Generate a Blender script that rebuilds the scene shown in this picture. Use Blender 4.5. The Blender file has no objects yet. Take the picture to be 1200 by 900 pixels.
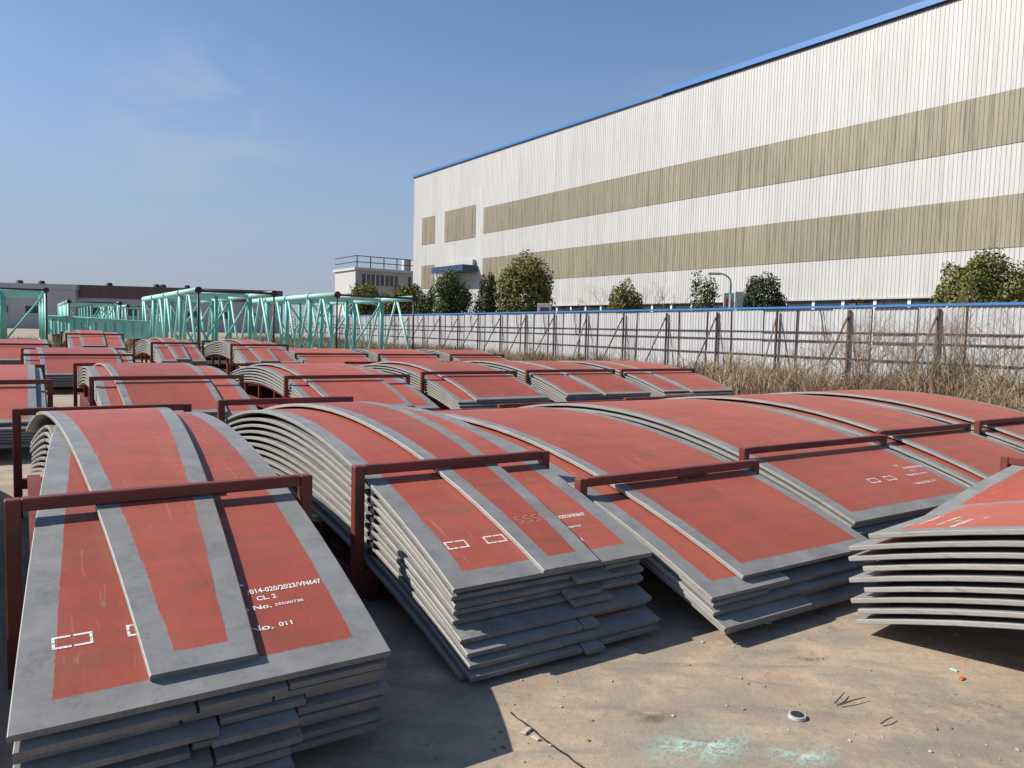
import bpy, bmesh, math, random
from mathutils import Vector, Matrix, noise
random.seed(7)
rnd = random.uniform
R = math.radians
scene = bpy.context.scene
col = scene.collection

# ------------------------------------------------------------------ camera
CAM_H = 1.8
PITCH, ROLL, FPX = R(3.994), R(1.402), 887.7
cd = bpy.data.cameras.new('camera'); cam = bpy.data.objects.new('camera', cd); col.objects.link(cam)
cd.sensor_width = 36.0; cd.lens = FPX * 36.0 / 1200.0; cd.clip_start = 0.05; cd.clip_end = 3000
_f = Vector((0, math.cos(PITCH), -math.sin(PITCH))); _r = Vector((1, 0, 0)); _u = Vector((0, math.sin(PITCH), math.cos(PITCH)))
r2 = _r * math.cos(ROLL) + _u * math.sin(ROLL); u2 = -_r * math.sin(ROLL) + _u * math.cos(ROLL)
m3 = Matrix((r2, u2, -_f)).transposed()
cam.matrix_world = Matrix.Translation((0, 0, CAM_H)) @ m3.to_4x4()
scene.camera = cam

# ------------------------------------------------------------------ sky, sun, exposure
AZ = R(32.94)                                   # the yard's axis: stacks run along U, frames across along V
U = Vector((-math.sin(AZ), math.cos(AZ), 0)); V = Vector((math.cos(AZ), math.sin(AZ), 0))
SUN_EL = R(39.5)
s_h = (-V * math.cos(R(31)) + U * math.sin(R(31))).normalized()
to_sun = Vector((s_h.x * math.cos(SUN_EL), s_h.y * math.cos(SUN_EL), math.sin(SUN_EL)))
w = bpy.data.worlds.new('World'); scene.world = w; w.use_nodes = True
nt = w.node_tree; nt.nodes.clear()
out = nt.nodes.new('ShaderNodeOutputWorld'); bg = nt.nodes.new('ShaderNodeBackground'); sky = nt.nodes.new('ShaderNodeTexSky')
sky.sky_type = 'NISHITA'; sky.sun_disc = False; sky.sun_elevation = SUN_EL
sky.sun_rotation = math.atan2(s_h.x, s_h.y)
sky.air_density = 1.0; sky.dust_density = 0.35; sky.ozone_density = 4.0
bg.inputs['Strength'].default_value = 0.10
# thin cirrus: a faint veil over the whole sky
tc = nt.nodes.new('ShaderNodeTexCoord'); mp = nt.nodes.new('ShaderNodeMapping'); mp.inputs['Scale'].default_value = (2.2, 2.2, 7.0)
mp.inputs['Location'].default_value = (0.35, 0.1, 0.55)
nz = nt.nodes.new('ShaderNodeTexNoise'); nz.inputs['Scale'].default_value = 1.3; nz.inputs['Detail'].default_value = 7; nz.inputs['Roughness'].default_value = 0.55
cr = nt.nodes.new('ShaderNodeValToRGB'); cr.color_ramp.elements[0].position = 0.56; cr.color_ramp.elements[1].position = 0.9
cr.color_ramp.elements[1].color = (0.22, 0.22, 0.22, 1)
mx = nt.nodes.new('ShaderNodeMix'); mx.data_type = 'RGBA'; mx.inputs[7].default_value = (4.6, 4.8, 5.4, 1)
L = nt.links.new
L(tc.outputs['Generated'], mp.inputs['Vector']); L(mp.outputs[0], nz.inputs['Vector']); L(nz.outputs['Fac'], cr.inputs[0])
cdir = (_f + r2 * ((235 - 600) / FPX) - u2 * ((165 - 450) / FPX)).normalized()      # one faint wisp of cloud
dp = nt.nodes.new('ShaderNodeVectorMath'); dp.operation = 'DOT_PRODUCT'; dp.inputs[1].default_value = cdir; L(tc.outputs['Generated'], dp.inputs[0])
wr = nt.nodes.new('ShaderNodeMapRange'); wr.inputs[1].default_value = 0.991; wr.inputs[2].default_value = 0.9995; L(dp.outputs['Value'], wr.inputs[0])
mp2 = nt.nodes.new('ShaderNodeMapping'); mp2.inputs['Scale'].default_value = (4, 4, 9); mp2.inputs['Rotation'].default_value = (0.25, 0.35, 0); L(tc.outputs['Generated'], mp2.inputs['Vector'])
nz2 = nt.nodes.new('ShaderNodeTexNoise'); nz2.inputs['Scale'].default_value = 2.6; nz2.inputs['Detail'].default_value = 8; nz2.inputs['Distortion'].default_value = 0.7; L(mp2.outputs[0], nz2.inputs['Vector'])
r3 = nt.nodes.new('ShaderNodeMapRange'); r3.inputs[1].default_value = 0.42; r3.inputs[2].default_value = 0.75; L(nz2.outputs['Fac'], r3.inputs[0])
m_ = nt.nodes.new('ShaderNodeMath'); m_.operation = 'MULTIPLY'; L(wr.outputs[0], m_.inputs[0]); L(r3.outputs[0], m_.inputs[1])
m2_ = nt.nodes.new('ShaderNodeMath'); m2_.operation = 'MULTIPLY'; m2_.inputs[1].default_value = 0.46; L(m_.outputs[0], m2_.inputs[0])
m3_ = nt.nodes.new('ShaderNodeMath'); m3_.operation = 'MAXIMUM'; m3_.use_clamp = True; L(m2_.outputs[0], m3_.inputs[0]); L(cr.outputs[0], m3_.inputs[1])
L(m3_.outputs[0], mx.inputs[0]); L(sky.outputs[0], mx.inputs[6]); sx = nt.nodes.new('ShaderNodeSeparateXYZ'); L(tc.outputs['Generated'], sx.inputs[0])
hz = nt.nodes.new('ShaderNodeValToRGB'); hz.color_ramp.elements[0].position = 0.0; hz.color_ramp.elements[0].color = (0.85, 0.85, 0.85, 1); hz.color_ramp.elements[1].position = 0.36; hz.color_ramp.elements[1].color = (0, 0, 0, 1)
hz.color_ramp.interpolation = 'EASE'; L(sx.outputs[2], hz.inputs[0])
hm = nt.nodes.new('ShaderNodeMix'); hm.data_type = 'RGBA'; hm.inputs[7].default_value = (2.45, 2.78, 3.75, 1)       # low pale haze, the same all round
L(hz.outputs[0], hm.inputs[0]); L(mx.outputs[2], hm.inputs[6]); L(hm.outputs[2], bg.inputs['Color']); L(bg.outputs[0], out.inputs[0])
sl = bpy.data.lights.new('sun', 'SUN'); sun = bpy.data.objects.new('sun', sl); col.objects.link(sun)
sl.energy = 5.0; sl.angle = R(0.53); sl.color = (1.0, 0.93, 0.83)
sun.rotation_euler = to_sun.to_track_quat('Z', 'Y').to_euler(); sun.location = to_sun * 60
scene.view_settings.view_transform = 'Standard'; scene.view_settings.look = 'None'
scene.view_settings.exposure = 0.43; scene.view_settings.gamma = 1.0; scene.view_settings.use_curve_mapping = False
scene.render.engine = 'CYCLES'; scene.render.resolution_x = 1024; scene.render.resolution_y = 768

# ------------------------------------------------------------------ material helpers
MATS = {}
class NT:
    def __init__(s, name, rough=0.6, metal=0.0):
        s.m = bpy.data.materials.new(name); s.m.use_nodes = True; s.t = s.m.node_tree
        s.b = s.t.nodes['Principled BSDF']; s.b.inputs['Roughness'].default_value = rough; s.b.inputs['Metallic'].default_value = metal
        MATS[name] = s.m
    def n(s, typ, **kw):
        x = s.t.nodes.new(typ)
        for k, v in kw.items():
            if k in x.inputs: x.inputs[k].default_value = v
            else: setattr(x, k, v)
        return x
    def l(s, a, b): s.t.links.new(a, b)
    def coord(s, kind='Object', scale=(1, 1, 1), rot=(0, 0, 0)):
        c = s.n('ShaderNodeTexCoord'); m = s.n('ShaderNodeMapping'); m.inputs['Scale'].default_value = scale; m.inputs['Rotation'].default_value = rot
        s.l(c.outputs[kind], m.inputs['Vector']); return m.outputs[0]
    def world(s, scale=(1, 1, 1), rot=(0, 0, 0)):
        c = s.n('ShaderNodeNewGeometry'); m = s.n('ShaderNodeMapping'); m.inputs['Scale'].default_value = scale; m.inputs['Rotation'].default_value = rot
        s.l(c.outputs['Position'], m.inputs['Vector']); return m.outputs[0]
    def noise(s, vec, scale=5, detail=4, rough=0.55, dist=0.0):
        x = s.n('ShaderNodeTexNoise'); x.inputs['Scale'].default_value = scale; x.inputs['Detail'].default_value = detail
        x.inputs['Roughness'].default_value = rough; x.inputs['Distortion'].default_value = dist
        s.l(vec, x.inputs['Vector']); return x.outputs['Fac']
    def ramp(s, fac, p0, p1, c0=(0, 0, 0, 1), c1=(1, 1, 1, 1)):
        x = s.n('ShaderNodeValToRGB'); e = x.color_ramp.elements
        e[0].position = p0; e[1].position = p1; e[0].color = c0 if len(c0) == 4 else (*c0, 1); e[1].color = c1 if len(c1) == 4 else (*c1, 1)
        s.l(fac, x.inputs[0]); return x.outputs[0]
    def mix(s, fac, a, b, mode='MIX'):
        x = s.n('ShaderNodeMix', data_type='RGBA', blend_type=mode)
        for sock, val in ((x.inputs[0], fac), (x.inputs[6], a), (x.inputs[7], b)):
            if isinstance(val, (int, float)): sock.default_value = val
            elif isinstance(val, tuple): sock.default_value = val if len(val) == 4 else (*val, 1)
            else: s.l(val, sock)
        return x.outputs[2]
    def math(s, op, a, b=None, clamp=False):
        x = s.n('ShaderNodeMath', operation=op, use_clamp=clamp)
        for i, val in enumerate((a, b)):
            if val is None: continue
            if isinstance(val, (int, float)): x.inputs[i].default_value = val
            else: s.l(val, x.inputs[i])
        return x.outputs[0]
    def bump(s, h, strength=0.3, dist=0.02):
        x = s.n('ShaderNodeBump'); x.inputs['Strength'].default_value = strength; x.inputs['Distance'].default_value = dist
        s.l(h, x.inputs['Height']); s.l(x.outputs[0], s.b.inputs['Normal'])
    def color(s, c):
        if isinstance(c, tuple): s.b.inputs['Base Color'].default_value = c if len(c) == 4 else (*c, 1)
        else: s.l(c, s.b.inputs['Base Color'])
        return s.m
    def rough(s, c): s.l(c, s.b.inputs['Roughness'])

def objrand(t):
    i = t.n('ShaderNodeObjectInfo'); return i.outputs['Random']

# bare steel of plate edges and borders
def steel_color(t, vec):
    a = t.noise(vec, 6, 5); b = t.noise(vec, 45, 3); c = t.noise(vec, 1.6, 3)
    g = t.ramp(a, 0.32, 0.68, (0.15, 0.154, 0.154), (0.265, 0.267, 0.26))
    g = t.mix(t.ramp(b, 0.35, 0.75), g, (0.225, 0.225, 0.218))
    g = t.mix(t.math('MULTIPLY', t.ramp(c, 0.54, 0.7), 0.4), g, (0.2, 0.17, 0.135))
    d = t.noise(vec, 18, 6, 0.7)
    g = t.mix(t.math('MULTIPLY', t.ramp(d, 0.57, 0.68), 0.35), g, (0.12, 0.10, 0.085))
    return g, b
t = NT('steel_edge', 0.55, 0.0); v_ = t.coord('Object', (1, 1, 1)); g, b = steel_color(t, v_)
sp = t.noise(t.coord('Object', (3, 3, 30)), 4, 4)
g = t.mix(0.55, g, (0.37, 0.355, 0.33))
ru = t.noise(t.coord('Object', (2, 1.2, 8)), 5, 6, 0.7); g = t.mix(t.math('MULTIPLY', t.ramp(ru, 0.55, 0.66), 0.55), g, (0.17, 0.095, 0.055))
g = t.mix(t.math('MULTIPLY', objrand(t), 0.4), g, (0.17, 0.165, 0.155))
g = t.mix(t.math('MULTIPLY', t.ramp(sp, 0.5, 0.75), 0.4), g, (0.18, 0.14, 0.11))
t.color(g); t.bump(b, 0.25, 0.004)

def painted(name, border, red=(0.385, 0.076, 0.047)):
    t = NT(name, 0.5)
    u1 = t.n('ShaderNodeUVMap', uv_map='near'); u2_ = t.n('ShaderNodeUVMap', uv_map='far')
    s1 = t.n('ShaderNodeSeparateXYZ'); s2 = t.n('ShaderNodeSeparateXYZ'); t.l(u1.outputs[0], s1.inputs[0]); t.l(u2_.outputs[0], s2.inputs[0])
    d = t.math('MINIMUM', t.math('MINIMUM', s1.outputs[0], s2.outputs[0]), t.math('MINIMUM', s1.outputs[1], s2.outputs[1]))
    vec = t.coord('Object')
    wob = t.math('MULTIPLY', t.math('SUBTRACT', t.noise(vec, 5, 5), 0.5), 0.018)
    fz = t.math('MULTIPLY', t.math('SUBTRACT', t.noise(vec, 70, 5, 0.75), 0.5), 0.022)
    d = t.math('ADD', t.math('ADD', d, wob), fz)
    m = t.math('MULTIPLY', t.math('SUBTRACT', d, border), 180, True)
    m = t.math('MINIMUM', t.math('MAXIMUM', m, 0.0), 1.0)
    g, gb = steel_color(t, vec)
    # primer: large tonal drift, roller bands across the plate, pale dust and scuffs
    big = t.noise(vec, 0.9, 3); mid = t.noise(t.coord('Object', (0.8, 5.0, 1)), 2.0, 5, 0.6, 0.4); fine = t.noise(vec, 60, 3)
    rr = t.mix(t.ramp(big, 0.3, 0.7), red, tuple(c * k for c, k in zip(red, (1.22, 1.5, 1.45))))
    rr = t.mix(t.math('MULTIPLY', t.ramp(mid, 0.42, 0.72), 0.62), rr, (0.235, 0.095, 0.065))
    rr = t.mix(t.math('MULTIPLY', t.ramp(fine, 0.52, 0.8), 0.22), rr, (0.40, 0.12, 0.08))
    dust = t.noise(t.coord('Object', (2.2, 0.7, 1), (0, 0, 0.5)), 2.6, 6, 0.65)
    rr = t.mix(t.math('MULTIPLY', t.ramp(dust, 0.5, 0.78), 0.42), rr, (0.34, 0.165, 0.115))
    wet = t.noise(t.coord('Object', (1.4, 0.35, 1)), 3.2, 6, 0.7, 0.5)
    rr = t.mix(t.math('MULTIPLY', t.ramp(wet, 0.56, 0.66), 0.3), rr, (0.2, 0.075, 0.05))
    sp_ = t.noise(vec, 26, 5, 0.75)
    rr = t.mix(t.math('MULTIPLY', t.ramp(sp_, 0.62, 0.7), 0.5), rr, (0.17, 0.07, 0.045))
    sc = t.noise(t.coord('Object', (9, 0.9, 1), (0, 0, 0.7)), 3.5, 2, 0.4, 1.2)
    rr = t.mix(t.math('MULTIPLY', t.ramp(sc, 0.69, 0.72), 0.28), rr, (0.5, 0.32, 0.28))
    hs = t.n('ShaderNodeHueSaturation'); t.l(rr, hs.inputs['Color'])
    t.l(t.math('ADD', 0.76, t.math('MULTIPLY', objrand(t), 0.28)), hs.inputs['Value'])
    t.color(t.mix(m, g, hs.outputs[0])); t.rough(t.ramp(fine, 0.2, 0.9, (0.42, 0.42, 0.42), (0.62, 0.62, 0.62)))
    t.b.inputs['Specular IOR Level'].default_value = 0.35
    t.bump(t.math('ADD', gb, t.math('MULTIPLY', m, 0.6)), 0.18, 0.003)
t = NT('cut_end_shaded', 0.6); v_ = t.coord('Object'); a = t.noise(v_, 7, 5); b = t.noise(t.coord('Object', (40, 3, 3)), 2, 4)  # cut plate ends; the shade on them is put into the darker grey
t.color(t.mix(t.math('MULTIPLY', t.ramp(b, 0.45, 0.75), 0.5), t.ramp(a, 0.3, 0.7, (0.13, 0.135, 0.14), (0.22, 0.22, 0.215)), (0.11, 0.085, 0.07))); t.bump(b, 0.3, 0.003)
painted('plate_wide', 0.118); painted('plate_strip', 0.098); painted('plate_narrow_border', 0.11)

t = NT('frame_red', 0.5); v_ = t.world(); a = t.noise(v_, 3, 5); b = t.noise(v_, 25, 4, 0.7)
c = t.ramp(a, 0.3, 0.7, (0.115, 0.021, 0.015), (0.20, 0.036, 0.024)); c = t.mix(t.ramp(b, 0.56, 0.72), c, (0.15, 0.06, 0.035)); c = t.mix(t.math('MULTIPLY', t.ramp(t.noise(v_, 60, 4), 0.6, 0.7), 0.6), c, (0.06, 0.03, 0.022))
t.color(c); t.bump(b, 0.2, 0.003)
t = NT('stencil_white', 0.6); t.l(t.ramp(t.noise(t.coord('Object'), 140, 4, 0.7), 0.36, 0.5, (0.35, 0.35, 0.35), (1, 1, 1)), t.b.inputs['Alpha']); t.color(t.ramp(t.noise(t.coord('Object'), 60, 3), 0.25, 0.5, (0.55, 0.42, 0.4), (0.82, 0.81, 0.79)))
t = NT('chalk', 0.8); t.color((0.5, 0.33, 0.29))
t = NT('rubber_black', 0.8); t.color((0.018, 0.018, 0.02))
t = NT('timber', 0.8); t.color(t.ramp(t.noise(t.coord('Object', (1, 12, 12)), 3, 4), 0.3, 0.7, (0.36, 0.27, 0.17), (0.52, 0.42, 0.3)))
t = NT('teal_paint', 0.55); a = t.noise(t.world(), 1.2, 4); t.color(t.ramp(a, 0.3, 0.7, (0.12, 0.40, 0.355), (0.17, 0.48, 0.425)))
t = NT('teal_pale', 0.55); a = t.noise(t.world(), 1.2, 4); t.color(t.ramp(a, 0.3, 0.7, (0.28, 0.56, 0.50), (0.36, 0.64, 0.575)))
t = NT('dark_metal', 0.55); t.color((0.025, 0.022, 0.022))
t = NT('teal_sheet', 0.33); a = t.noise(t.world(), 2.5, 5); t.color(t.ramp(a, 0.3, 0.75, (0.09, 0.45, 0.38), (0.2, 0.6, 0.5))); t.bump(a, 0.5, 0.05)
# building
def cladding(name, c0, c1, streak, amount, rough=0.5):
    t = NT(name, rough)
    a = t.noise(t.coord('Object', (1.6, 1.6, 0.07)), 2.2, 6, 0.62); b = t.noise(t.coord('Object', (0.12, 0.12, 0.1)), 1.0, 3); f = t.noise(t.coord('Object', (6, 6, 0.35)), 2, 4, 0.6)
    base = t.ramp(b, 0.3, 0.7, c0, c1)
    sx_ = t.n('ShaderNodeSeparateXYZ'); t.l(t.coord('Object'), sx_.inputs[0]); wn = t.n('ShaderNodeTexWhiteNoise', noise_dimensions='1D'); t.l(t.math('FLOOR', t.math('MULTIPLY', sx_.outputs[0], 1.11)), wn.inputs['W'])
    base = t.mix(t.math('MULTIPLY', wn.outputs['Value'], 0.16), base, tuple(0.55 * q for q in c0))
    lp = t.math('FRACT', t.math('MULTIPLY', sx_.outputs[0], 1.11)); base = t.mix(t.math('MULTIPLY', t.math('LESS_THAN', lp, 0.035), 0.16), base, tuple(0.4 * q for q in c0))
    k = t.math('MULTIPLY', t.ramp(a, 0.5, 0.74), amount)
    k2 = t.math('MULTIPLY', t.ramp(f, 0.5, 0.8), amount * 0.6)
    t.color(t.mix(k2, t.mix(k, base, streak), tuple(0.8 * x for x in streak)))
cladding('cladding_white', (0.475, 0.478, 0.468), (0.52, 0.522, 0.512), (0.33, 0.305, 0.26), 0.62)
cladding('cladding_beige', (0.235, 0.205, 0.145), (0.31, 0.27, 0.19), (0.11, 0.092, 0.065), 1.0)
cladding('cladding_grey', (0.40, 0.395, 0.40), (0.46, 0.455, 0.455), (0.3, 0.28, 0.27), 0.3)
cladding('fence_sheet', (0.43, 0.445, 0.465), (0.50, 0.51, 0.525), (0.27, 0.25, 0.23), 0.55)
t = NT('blue_trim', 0.45); t.color((0.03, 0.155, 0.42))
t = NT('blue_dark', 0.4); t.color((0.015, 0.05, 0.10))
t = NT('glass_dark', 0.12); t.color((0.035, 0.045, 0.055))
t = NT('white_paint', 0.45); t.color((0.78, 0.78, 0.76))
t = NT('concrete_grey', 0.8); t.color(t.ramp(t.noise(t.world(), 0.7, 5), 0.3, 0.7, (0.27, 0.27, 0.27), (0.36, 0.36, 0.35)))
t = NT('annex_pale', 0.8); t.color((0.43, 0.42, 0.41))
t = NT('wall_brown', 0.7); t.color(t.ramp(t.noise(t.coord('Object', (0.3, 0.3, 0.05)), 2, 3), 0.3, 0.7, (0.11, 0.065, 0.062), (0.14, 0.085, 0.08)))
t = NT('fence_steel', 0.6); b = t.noise(t.world(), 6, 4); t.color(t.ramp(b, 0.35, 0.7, (0.045, 0.026, 0.022), (0.12, 0.055, 0.038)))
t = NT('sign_red', 0.5); t.color((0.42, 0.06, 0.06))
t = NT('sign_grey', 0.5); t.color((0.4, 0.44, 0.44))
# plants
def leafmat(name, c0, c1, scale=1.2, trans=0.15):
    t = NT(name, 0.55); a = t.noise(t.world(), scale, 3)
    i = t.n('ShaderNodeNewGeometry'); rr = t.mix(0.5, t.ramp(a, 0.3, 0.7), i.outputs['Random Per Island'])
    t.color(t.ramp(rr, 0.25, 0.8, c0, c1))
    t.b.inputs['Specular IOR Level'].default_value = 0.2
leafmat('leaf_olive', (0.055, 0.065, 0.014), (0.20, 0.19, 0.045)); leafmat('leaf_dark', (0.02, 0.032, 0.012), (0.075, 0.088, 0.032))
leafmat('leaf_mid', (0.035, 0.058, 0.016), (0.12, 0.15, 0.045)); leafmat('leaf_yellow', (0.06, 0.065, 0.012), (0.19, 0.17, 0.035))
leafmat('dry_blade', (0.20, 0.14, 0.08), (0.50, 0.40, 0.26), 0.6); leafmat('dry_brown', (0.10, 0.065, 0.042), (0.27, 0.19, 0.125), 0.6)
t = NT('dry_twig', 0.85); t.color(t.ramp(t.noise(t.world(), 3, 3), 0.3, 0.7, (0.15, 0.10, 0.065), (0.33, 0.24, 0.16)))
t = NT('bark', 0.85); t.color(t.ramp(t.noise(t.coord('Object', (1, 1, 0.3)), 8, 4), 0.3, 0.7, (0.07, 0.05, 0.035), (0.16, 0.12, 0.09)))
# ground: old concrete yard, tan dust, stains, teal overspray
t = NT('yard_concrete', 0.85)
v_ = t.world()
a = t.noise(v_, 0.55, 5, 0.6); b = t.noise(v_, 3.2, 6, 0.65); f = t.noise(v_, 30, 4, 0.6); sw = t.noise(t.world((1.0, 3.2, 1), (0, 0, 0.35)), 1.6, 5, 0.6, 0.6)
c = t.ramp(a, 0.32, 0.68, (0.23, 0.19, 0.15), (0.43, 0.335, 0.235))
c = t.mix(t.math('MULTIPLY', t.ramp(b, 0.48, 0.66), 0.7), c, (0.51, 0.375, 0.25))
c = t.mix(t.math('MULTIPLY', t.ramp(sw, 0.47, 0.68), 0.65), c, (0.185, 0.17, 0.15))
c = t.mix(t.math('MULTIPLY', t.ramp(f, 0.5, 0.75), 0.35), c, (0.17, 0.14, 0.11))
st = t.noise(v_, 1.3, 4, 0.6, 0.3); st2 = t.noise(v_, 9, 4, 0.7)
c = t.mix(t.math('MULTIPLY', t.math('MULTIPLY', t.ramp(st, 0.54, 0.68), t.ramp(st2, 0.42, 0.6)), 0.8), c, (0.12, 0.105, 0.085))
gr = t.noise(v_, 130, 3, 0.7); c = t.mix(t.math('MULTIPLY', t.ramp(gr, 0.52, 0.7), 0.45), c, (0.15, 0.125, 0.10)); c = t.mix(t.math('MULTIPLY', t.ramp(gr, 0.3, 0.46, (1, 1, 1), (0, 0, 0)), 0.3), c, (0.55, 0.46, 0.36))
tk = t.noise(t.world((0.25, 6.0, 1), (0, 0, -0.62)), 1.5, 4, 0.6, 0.2); c = t.mix(t.math('MULTIPLY', t.ramp(tk, 0.56, 0.7), 0.35), c, (0.16, 0.14, 0.12))
rs = t.noise(v_, 2.1, 6, 0.7, 0.8); c = t.mix(t.math('MULTIPLY', t.ramp(rs, 0.56, 0.66), 0.55), c, (0.33, 0.2, 0.115)); pg = t.noise(v_, 14, 5, 0.75); c = t.mix(t.math('MULTIPLY', t.ramp(pg, 0.55, 0.64), 0.4), c, (0.17, 0.15, 0.125))
t.color(c); t.bump(t.math('ADD', t.math('ADD', t.math('MULTIPLY', f, 0.5), t.math('MULTIPLY', gr, 0.25)), b), 0.5, 0.012)
t = NT('soil', 0.95); c = t.ramp(t.noise(t.world(), 1.1, 5), 0.3, 0.7, (0.16, 0.115, 0.07), (0.30, 0.22, 0.13)); t.color(c)
t = NT('paint_spill', 0.7); b = t.noise(t.coord('Object'), 4, 6, 0.7)
gq = t.n('ShaderNodeVectorMath', operation='DISTANCE'); gc = t.n('ShaderNodeTexCoord'); gm = t.n('ShaderNodeMapping'); gm.inputs['Scale'].default_value = (1, 1, 0); t.l(gc.outputs['Generated'], gm.inputs['Vector']); t.l(gm.outputs[0], gq.inputs[0]); gq.inputs[1].default_value = (0.5, 0.5, 0); fade = t.ramp(gq.outputs['Value'], 0.12, 0.46, (1, 1, 1), (0, 0, 0))
t.color((0.42, 0.56, 0.47)); t.l(t.math('MULTIPLY', t.math('MULTIPLY', t.ramp(b, 0.4, 0.56), t.ramp(t.noise(t.coord('Object'), 26, 5, 0.75), 0.36, 0.56)), fade), t.b.inputs['Alpha'])
t = NT('pebble', 0.85); t.color(t.ramp(t.n('ShaderNodeNewGeometry').outputs['Random Per Island'], 0.0, 1.0, (0.14, 0.11, 0.085), (0.5, 0.42, 0.32)))
t = NT('orange_scrap', 0.5); t.color((0.55, 0.12, 0.04))
t = NT('moss', 0.9); t.color((0.10, 0.12, 0.06)); b = t.noise(t.coord('Object'), 6, 6, 0.75)
gq = t.n('ShaderNodeVectorMath', operation='DISTANCE'); gc = t.n('ShaderNodeTexCoord'); gm = t.n('ShaderNodeMapping'); gm.inputs['Scale'].default_value = (1, 1, 0); t.l(gc.outputs['Generated'], gm.inputs['Vector']); t.l(gm.outputs[0], gq.inputs[0]); gq.inputs[1].default_value = (0.5, 0.5, 0); fade = t.ramp(gq.outputs['Value'], 0.12, 0.46, (1, 1, 1), (0, 0, 0))
t.l(t.math('MULTIPLY', t.math('MULTIPLY', t.ramp(b, 0.45, 0.6), 0.75), fade), t.b.inputs['Alpha'])

# ------------------------------------------------------------------ mesh helpers
class MB:
    def __init__(s): s.v = []; s.f = []; s.mi = []
    def quad(s, a, b, c, d, m=0):
        n = len(s.v); s.v += [a, b, c, d]; s.f.append((n, n + 1, n + 2, n + 3)); s.mi.append(m)
    def box(s, x0, x1, y0, y1, z0, z1, m=0):
        n = len(s.v); s.v += [(x, y, z) for z in (z0, z1) for y in (y0, y1) for x in (x0, x1)]
        for q in ((0, 2, 3, 1), (4, 5, 7, 6), (0, 1, 5, 4), (2, 6, 7, 3), (0, 4, 6, 2), (1, 3, 7, 5)):
            s.f.append(tuple(n + i for i in q)); s.mi.append(m)
    def tube(s, p, q, r0, r1=None, n=8, caps=True, m=0):
        p = Vector(p); q = Vector(q); r1 = r0 if r1 is None else r1; d = (q - p)
        if d.length < 1e-6: return
        d.normalize(); a = d.orthogonal().normalized(); b = d.cross(a); k = len(s.v)
        for c, r in ((p, r0), (q, r1)):
            for i in range(n):
                t = 2 * math.pi * i / n; s.v.append(tuple(c + a * (r * math.cos(t)) + b * (r * math.sin(t))))
        for i in range(n):
            j = (i + 1) % n; s.f.append((k + i, k + j, k + n + j, k + n + i)); s.mi.append(m)
        if caps: s.f.append(tuple(k + n - 1 - i for i in range(n))); s.mi.append(m); s.f.append(tuple(k + n + i for i in range(n))); s.mi.append(m)
    def beam(s, p, q, wx, wz, m=0):
        p = Vector(p); q = Vector(q); d = (q - p).normalized(); side = d.cross(Vector((0, 0, 1)))
        side = side.normalized() if side.length > 1e-3 else Vector((1, 0, 0)); up = side.cross(d).normalized(); k = len(s.v)
        for c in (p, q):
            for a, b in ((-1, -1), (1, -1), (1, 1), (-1, 1)): s.v.append(tuple(c + side * (a * wx / 2) + up * (b * wz / 2)))
        for q4 in ((0, 1, 2, 3), (7, 6, 5, 4), (0, 4, 5, 1), (1, 5, 6, 2), (2, 6, 7, 3), (3, 7, 4, 0)): s.f.append(tuple(k + i for i in q4)); s.mi.append(m)
    def mesh(s, name, mats):
        me = bpy.data.meshes.new(name); me.from_pydata([tuple(v) for v in s.v], [], s.f)
        for m in mats: me.materials.append(MATS[m])
        if len(mats) > 1: me.polygons.foreach_set('material_index', s.mi)
        me.update(); return me
def fixn(me):
    b = bmesh.new(); b.from_mesh(me); bmesh.ops.recalc_face_normals(b, faces=b.faces); b.to_mesh(me); b.free()
def bevel(me, wd=0.006, seg=1):
    b = bmesh.new(); b.from_mesh(me); bmesh.ops.recalc_face_normals(b, faces=b.faces)
    bmesh.ops.bevel(b, geom=list(b.edges), offset=wd, segments=seg, affect='EDGES', clamp_overlap=True); b.to_mesh(me); b.free()
def obj(name, me, parent=None, loc=None, rotz=None):
    o = bpy.data.objects.new(name, me); col.objects.link(o)
    if parent is not None: o.parent = parent
    if loc is not None: o.location = loc
    if rotz is not None: o.rotation_euler = (0, 0, rotz)
    return o
def tag(o, label=None, cat=None, group=None, kind=None):
    if label: o['label'] = label
    if cat: o['category'] = cat
    if group: o['group'] = group
    if kind: o['kind'] = kind
    return o
def empty(name, loc, rotz=0): return obj(name, None, None, loc, rotz)
def yard(v, u, z=0.0): p = V * v + U * u; return Vector((p.x, p.y, z))
def pix(x, y):
    return _f + r2 * ((x - 600) / FPX) - u2 * ((y - 450) / FPX)
def at_z(x, y, z):
    d = pix(x, y); t = (z - CAM_H) / d.z; return Vector((d.x * t, d.y * t, z))
def at_Y(x, y, Y):
    d = pix(x, y); t = Y / d.y; return Vector((d.x * t, Y, CAM_H + d.z * t))

# ------------------------------------------------------------------ ground
g = MB(); N = 60
ext = [-600, -200, -80] + [-40 + i * 2 for i in range(61)] + [120, 250, 700]
for x in ext:
    for y in [-200, -60, -20] + [-10 + i * 2 for i in range(61)] + [150, 300, 900]: g.v.append((x, y, 0.0))
ny = 67
for i in range(len(ext) - 1):
    for j in range(ny - 1): g.f.append((i * ny + j, (i + 1) * ny + j, (i + 1) * ny + j + 1, i * ny + j + 1)); g.mi.append(0)
tag(obj('ground', g.mesh('ground', ['yard_concrete'])), kind='structure')
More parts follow.
